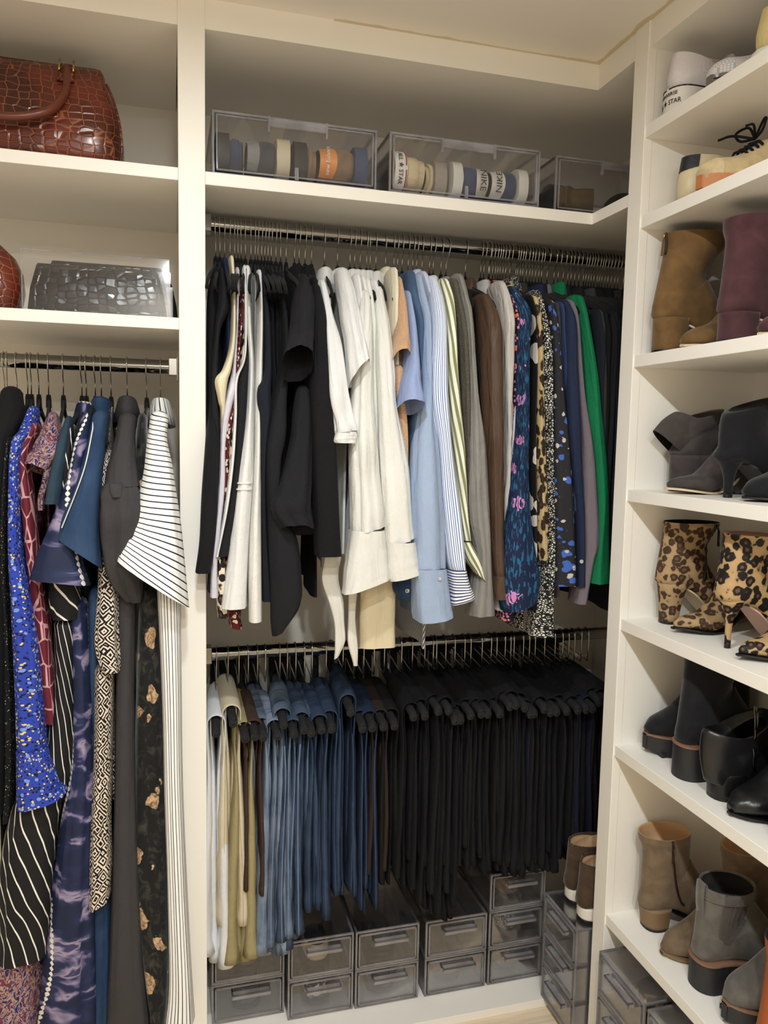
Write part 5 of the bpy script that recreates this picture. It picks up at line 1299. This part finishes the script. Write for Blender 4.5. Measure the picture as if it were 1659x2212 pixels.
boot('chelsea_boot', 'black suede lug-sole boot standing heel outward', 'boot', (1.035, -.39, Z6), 0, BKS, .26, .072, .268, 'round', .046, (.004, .145, .056), None, 'lug', solem=RUB_B, welt=WELT)
boot('ankle_boot', 'black leather boot, heel outward, zipped shaft folded down', 'boot', (1.04, -.488, Z6), 0, BKL, .25, .05, .2, 'round', .043, (.0, .11, .046), 'block', heelm=BLACKP, shaft_rows=flop_back2, zipper=('side', GUNM, GUNM, (.05, .07)))
boot('ankle_boot', 'black leather boot with shiny toe outward', 'boot', (1.285, -.565, Z6), PI, BKL, .265, .045, .13, 'round', .045, (.0, .11, .04), 'block', heelm=BLACKP, sole='thin')
boot('ankle_boot', 'black leather boot nearest the room, heel outward', 'boot', (1.035, -.668, Z6), 0, BKL, .25, .045, .2, 'round', .043, (.0, .11, .046), 'block', heelm=BLACKP)
boot('ankle_boot', 'taupe suede side-zip boot, heel outward on a stacked heel', 'boot', (1.05, -.272, Z7), 0, TAU, .255, .048, .228, 'round', .042, (-.018, .107, .045), 'stack', heelm=STK, zipper=('side', ZIPD, ZIPD, (.035, .085)), lining=LINE_T)
boot('ankle_boot', 'taupe suede side-zip boot, round toe outward', 'boot', (1.30, -.372, Z7), PI, TAU, .265, .048, .228, 'round', .044, (-.006, .12, .048), 'stack', heelm=STK, lining=LINE_T, solem=STK, welt=STK)
boot('chelsea_boot', 'grey suede lug-sole boot with pull tab, heel outward', 'boot', (1.045, -.47, Z7), 0, GRS, .255, .062, .2, 'round', .046, (.0, .118, .047), None, 'lug', solem=RUB_B, welt=WELT, pull=GRS, gore=fabric('grey_elastic', (84, 80, 76)))
boot('chelsea_boot', 'grey suede lug-sole boot, toe outward', 'boot', (1.30, -.575, Z7), PI, GRS, .27, .055, .2, 'round', .048, (.0, .125, .05), None, 'lug', solem=RUB_B, welt=WELT)
boot('ankle_boot', 'cognac brown leather boot beside the grey suede pair', 'boot', (1.02, -.685, Z7), 0, COG, .25, .05, .24, 'round', .043, (.0, .118, .048), 'block')
Z1, Z2 = SHZ['R1'] + .0007, SHZ['R2'] + .0007
WC = fabric('white_canvas', (226, 222, 226), .9, .06); CRL = leather('cream_leather', (222, 208, 170), .4); BKT = leather('black_heel_leather', (26, 28, 34), .5); LACE = fabric('black_lace', (20, 20, 24))
t, rg = sneaker('white canvas sneaker standing heel outward on the top shoe shelf', (1.008, -.268, Z1), 0, WC, .27, .122, .046, RUB_W, .05, stripe=INK, high=-.045)
p = MB(); Rr = []
for zz in np.linspace(.003, .043, 5):
    Rr.append([(.037 - .0415 * math.cos(q), -.0415 * math.sin(q) * .95, zz) for q in np.linspace(-.62, .62, 9)])
lp_ = p.loft(Rr, closed=False).build('heel_patch', RUB_W, t)
curved_text(t, 'CONVERSE', .0098, (-.0047, 0, .036), .0417, INK, sx=1.05)
curved_text(t, 'ALL \u2605 STAR', .0135, (-.0047, 0, .020), .0417, INK, sx=.9)
sneaker('white canvas sneaker standing toe outward with grey sole', (1.29, -.385, Z1), PI, WC, .272, .12, .047, RUB_GY, .022, toecap=cells('white_toe_mesh', (190, 186, 190), (232, 230, 232), 220, .1, .1, 1.0, .8, 'Object', .3), stripe=INK, high=.02)
sneaker('pale yellow sneaker at the room side of the top shoe shelf', (1.03, -.50, Z1), 0, fabric('pale_yellow_canvas', (226, 208, 150)), .26, .1, .046, RUB_W)
sneaker('cream leather sneaker with black heel tab, heel outward', (1.043, -.272, Z2), 0, CRL, .265, .108, .045, RUB_G, .016, heeltab=BKT, tab_h=.036)
sneaker('cream suede sneaker with black laces and gum sole, toe outward', (1.285, -.382, Z2), PI, suede('sand_suede', (206, 184, 142)), .275, .1, .047, RUB_G, .026, laces=LACE, toecap=suede('pale_sand_suede', (214, 194, 154)))
# --- shoes inside the clear boxes on the top shelf; they lie on their sides or stand heel to the front
ZT = 2.0895
GRY1 = fabric('grey_glitter', (150, 148, 146), .6, .3); DKG = suede('slate_suede', (72, 74, 82)); BRS = suede('brown_nubuck', (140, 116, 92)); ORL = leather('orange_leather', (230, 146, 66), .5); NV_S = suede('navy_suede', (64, 76, 104))
def lying(label, x, y, roll, upm, solem, **kw):
    """sneaker on its side, heel to the front; roll +90 puts the sole on the left"""
    t, rg = sneaker(label, (x, y, ZT + .0605), 0, upm, rot=(roll, 0, PI / 2), solem=solem, **kw)
    t.scale = (1.1, 1.18, 1.15)
    return t, rg
HP = PI / 2
lying('navy sneaker on its side inside the first clear box', .101, .045, HP, NV_S, RUB_B, L=.24, H=.05, low=.36)
lying('grey slip-on sneaker on its side inside the first clear box', .264, .04, -HP, DKG, plain('beige_rubber', (206, 192, 164), .6), L=.25, heeltab=GRY1, tab_h=.026, H=.082, low=.58)
lying('black soled sneaker on its side inside the first clear box', .272, .045, HP, BRS, RUB_B, L=.25, H=.045, low=.24)
t, rg = lying('brown nubuck sneaker with orange heel inside the first clear box', .440, .035, -HP, BRS, fabric('navy_midsole', (66, 82, 112)), L=.25, heeltab=ORL, tab_h=.034, H=.095, low=.74)
curved_text(t, 'new balance', .0125, (-.002, 0, .081), .033, RUB_W, 0.0, sx=.85, off=.0035)
CRC = fabric('cream_canvas', (222, 204, 166), .9, .1)
t, rg = lying('cream canvas sneaker on its side inside the second clear box', .494, .03, HP, CRC, RUB_W, L=.25, stripe=plain('red_stripe', (150, 50, 50), .6), outsole=plain('brown_outsole', (120, 96, 72), .7), H=.072, soleh=.032, low=.46)
curved_text(t, 'ALL \u2605 STAR', .013, (-.0045, 0, .018), .0385, INK, 0.0, sx=.85, off=.003)
lying('white toe sneaker beside the cream one in the second clear box', .640, .06, -HP, CRC, plain('grey_outsole', (160, 152, 142), .7), L=.24, H=.044, low=.24)
BLUS = suede('denim_blue_suede', (66, 80, 114)); NKW = leather('white_heel_leather', (230, 226, 218), .5)
t, rg = lying('blue suede sneaker with white heel, sole to the left, in second clear box', .650, .05, HP, BLUS, RUB_W, L=.25, heeltab=NKW, tab_h=.03, H=.081, soleh=.022, low=.62)
curved_text(t, 'NIKE', .0185, (-.002, 0, .067), .033, INK, 0.0, sx=1.0, off=.0035)
t, rg = lying('blue suede sneaker with white heel, sole to the right, in second clear box', .846, .05, -HP, BLUS, RUB_W, L=.25, heeltab=NKW, tab_h=.03, H=.081, soleh=.022, low=.62)
curved_text(t, 'NIKE', .0185, (-.002, 0, .067), .033, INK, 0.0, sx=1.0, off=.0035)
short = lambda hh, ank, L: [(L * .43, ank + .012, .0, hh + .05, .035, 0), (L * .42, ank + .02, .002, hh + .08, .037, 0), (L * .42, ank + .022, .002, hh + .086, .037, 0)]
boot('ankle_boot', 'bronze leather boot lying in the corner clear box, sole to the left', 'boot', (.911, .05, ZT + .047), 0, BRZ, .225, .03, .15, 'round', .041, (.0, .1, .04), 'block', rot=(PI / 2, 0, PI / 2), shaft_rows=short)
boot('ankle_boot', 'bronze leather boot lying in the corner clear box, sole to the right', 'boot', (1.265, .05, ZT + .047), 0, BRZ, .225, .03, .15, 'round', .041, (.0, .1, .04), 'block', rot=(-PI / 2, 0, PI / 2), shaft_rows=short)
# pair on the corner drawers, and a few shoes seen through the smoked drawers
DBS = suede('dark_brown_suede', (74, 58, 46)); WHR = plain('white_platform', (226, 220, 210), .6)
boot('ankle_boot', 'dark brown suede boot at the back of the corner drawer stack', 'boot', (.995, -.028, .3435), 0, DBS, .24, .03, .125, 'round', .037, (-.004, .11, .037), 'block', heelm=WHR, lining=LINE_T)
boot('ankle_boot', 'dark brown suede boot at the front of the corner drawer stack', 'boot', (.985, -.108, .3435), 0, DBS, .24, .03, .11, 'round', .036, (-.004, .1, .036), 'block', heelm=WHR, lining=LINE_T)
def pump(label, loc, rotz, m, group=None):
    return sneaker(label, loc, rotz, m, .235, .052, .038, BLACKP, .008, name='flat_shoe', tongue=False, low=.5)
for i, (x, r_, m) in enumerate(((.185, 0, DKG), (.365, 0, leopard('grey_leopard', (206, 200, 190), (60, 54, 50), (120, 110, 100), 60, 'Object')), (.54, 0, BKS), (.73, 0, BKS), (.905, 0, LEO1), (.185, 1, TAU), (.365, 1, suede('beige_suede', (190, 172, 146))), (.54, 1, OLBLK), (.905, 1, cells('snake_flat', (60, 52, 46), (206, 196, 178), 120, .1, .6, 1, .7, 'Object')), (.905, 2, TAN))):
    W0 = .128 if x < .2 else .1
    pump('%s flat shoe inside the clear drawer %s' % (['slate grey', 'grey leopard', 'black suede', 'black round-toe', 'tan leopard', 'taupe suede', 'beige suede', 'olive black', 'snakeskin', 'tan suede'][i], ['at the bottom of the first stack', 'at the bottom of the second stack', 'at the bottom of the third stack', 'at the bottom of the fourth stack', 'at the bottom of the fifth stack', 'second up in the first stack', 'second up in the second stack', 'second up in the third stack', 'second up in the fifth stack', 'at the top of the fifth stack'][i]), (x, W0 + .02, .0565 + r_ * DH), PI / 2, m)
pump('tan leopard flat shoe inside the top drawer below the shoe shelves', (1.0, -.335, .263), 0, LEO2)
pump('dark flat shoe inside the top drawer further along the shoe shelves', (1.0, -.53, .263), 0, BKL)

# ------------------------------------------------------------------ handbags on the left shelves
CROC = croc('brown_crocodile', (104, 42, 28), (62, 25, 18), (150, 90, 56), 46)
CROCB = croc('black_crocodile', (22, 22, 25), (13, 13, 16), (40, 40, 45), 52)
HNDL = leather('brown_handle_leather', (104, 48, 30), .35)
def handbag():
    z0 = 2.088; cx = -.33; t = thing('handbag', 'large glossy brown crocodile handbag with a rolled handle', 'handbag', (cx, .15, z0))
    rings = []; n = 48
    for z, hx, hy in ((.001, .222, .085), (.006, .231, .095), (.03, .236, .102), (.08, .236, .100), (.12, .230, .092), (.16, .216, .074), (.19, .204, .054), (.212, .198, .036), (.224, .192, .022), (.228, .180, .010)):
        a = np.arange(n) * 2 * PI / n; ca, sa = np.cos(a), np.sin(a)
        x = hx * np.sign(ca) * np.abs(ca) ** .22; y = hy * np.sign(sa) * np.abs(sa) ** .5
        # pinched gussets at both ends
        rings.append(np.stack([x, y, z + 0 * a + (.006 * (x / .2) ** 2 if z > .2 else 0)], 1))
    body = MB().loft(rings, True, True).build('body', CROC, t)
    MB().tube([(hxx, -.028 - .0, .214) for hxx in np.linspace(-.19, .19, 12)], .0022, 6).build('top_piping', HNDL, body)
    for s in (-1, 1):
        pts = smooth_path([(s * .232, -.078, .01), (s * .237, -.082, .05), (s * .232, -.076, .1), (s * .22, -.06, .15), (s * .205, -.04, .19)], 5)
        MB().tube(pts, .003, 6).build('edge_piping', CROC, body)
    hs = []
    for face in (-1, 1):
        P = smooth_path([(-.125, -.034 * 1, .216), (-.128, -.06, .185), (-.125, -.088, .14), (-.10, -.118, .095), (-.05, -.128, .073), (0, -.130, .068), (.05, -.128, .073), (.10, -.118, .095), (.125, -.088, .14), (.128, -.06, .185), (.125, -.034, .216)], 5)
        if face > 0: P = P * np.array([1, -1, 1])
        h = MB().tube(P, .0085, 12).build('handle', HNDL, t)
        for s in (-1, 1):
            tb = MB()
            R = [[(s * .112, face * .026, .226), (s * .138, face * .026, .226), (s * .138, face * .03, .226), (s * .112, face * .03, .226)],
                 [(s * .110, face * .046, .20), (s * .140, face * .046, .20), (s * .140, face * .052, .20), (s * .110, face * .052, .20)],
                 [(s * .108, face * .066, .175), (s * .142, face * .066, .175), (s * .142, face * .073, .175), (s * .108, face * .073, .175)]]
            tb.loft(R, True, True).build('handle_tab', CROC, h)
            g_ = MB()
            for d in (-.014, .014):
                g_.tube([(s * .125 + d, face * .034, .232), (s * .125 + d, face * .05, .204)], .0022, 6)
            g_.build('gold_bar', GOLD, h)
    return t
handbag()
def handbag2():
    t = thing('handbag', 'rounded brown crocodile bag at the end of the lower handbag shelf', 'handbag', (-.42, .12, 1.779)); rings = []; n = 40
    for z, hx, hy in ((.001, .105, .06), (.01, .112, .068), (.05, .120, .07), (.09, .117, .062), (.12, .104, .05), (.145, .078, .034), (.157, .04, .016)):
        a = np.arange(n) * 2 * PI / n; ca, sa = np.cos(a), np.sin(a)
        rings.append(np.stack([hx * np.sign(ca) * np.abs(ca) ** .5, hy * np.sign(sa) * np.abs(sa) ** .6, z + 0 * a], 1))
    MB().loft(rings, True, True).build('body', CROC, t)
    P = smooth_path([(-.06, -.03, .15), (-.05, -.04, .2), (0, -.045, .22), (.05, -.04, .2), (.06, -.03, .15)], 5); MB().tube(P, .006, 10).build('handle', HNDL, t)
handbag2()
def clutch_stand():
    t = thing('display_case', 'clear acrylic stand holding black crocodile clutches', 'display case', (-.145, .06, 1.7796))
    for nm, y, x0, x1, h in (('front_pane', -.006, -.148, .146, .128), ('middle_pane', .045, -.125, .15, .112), ('back_pane', .10, -.11, .155, .09)):
        MB().box(x0, x1, y, y + .003, 0.003, h).build(nm, CLEAR if y < 0 else SMOKE, t, smooth=False)
    MB().box(-.148, .155, -.006, .103, 0, .003).build('base', CLEAR, t, smooth=False)
    e = MB(); e.box(-.148, .146, -.0062, -.0028, .128, .1295); e.box(.146, .1475, -.0062, -.0028, .003, .1295); e.box(-.1495, -.148, -.0062, -.0028, .003, .1295)
    e.build('pane_edge', CLEARE, t, smooth=False)
    def clutch(label, y, x0, x1, h, th, m, tilt):
        c = thing('clutch_bag', label, 'clutch', (.5 * (x0 + x1) - .145, .06 + y, 1.7825)); rings = []; n = 36
        W2 = .5 * (x1 - x0)
        for z, hx, hy in ((0.0005, W2, th * .5), (.008, W2 * 1.03, th * .6), (h * .5, W2 * .99, th * .5), (h * .8, W2 * .93, th * .36), (h * .95, W2 * .9, th * .2), (h, W2 * .88, th * .08)):
            a = np.arange(n) * 2 * PI / n; ca, sa = np.cos(a), np.sin(a)
            rings.append(np.stack([hx * np.sign(ca) * np.abs(ca) ** .2, tilt * z + hy * np.sign(sa) * np.abs(sa) ** .6, z + 0 * a], 1))
        MB().loft(rings, True, True).build('body', m, c)
        return c
    clutch('glossy black crocodile clutch in the front slot of the acrylic stand', .019, -.138, .138, .104, .028, CROCB, 0)
    c2 = clutch('black crocodile clutch with a silver clasp behind the front one', .072, -.115, .145, .122, .03, CROCB, 0)
    MB().box(-.02, .006, -.012, -.004, .098, .106).build('clasp', CHROME, c2, smooth=False, bevel=.002)
    clutch('black patent clutch leaning at the back of the acrylic stand', .13, -.05, .165, .1, .03, BKL, 0)
clutch_stand()
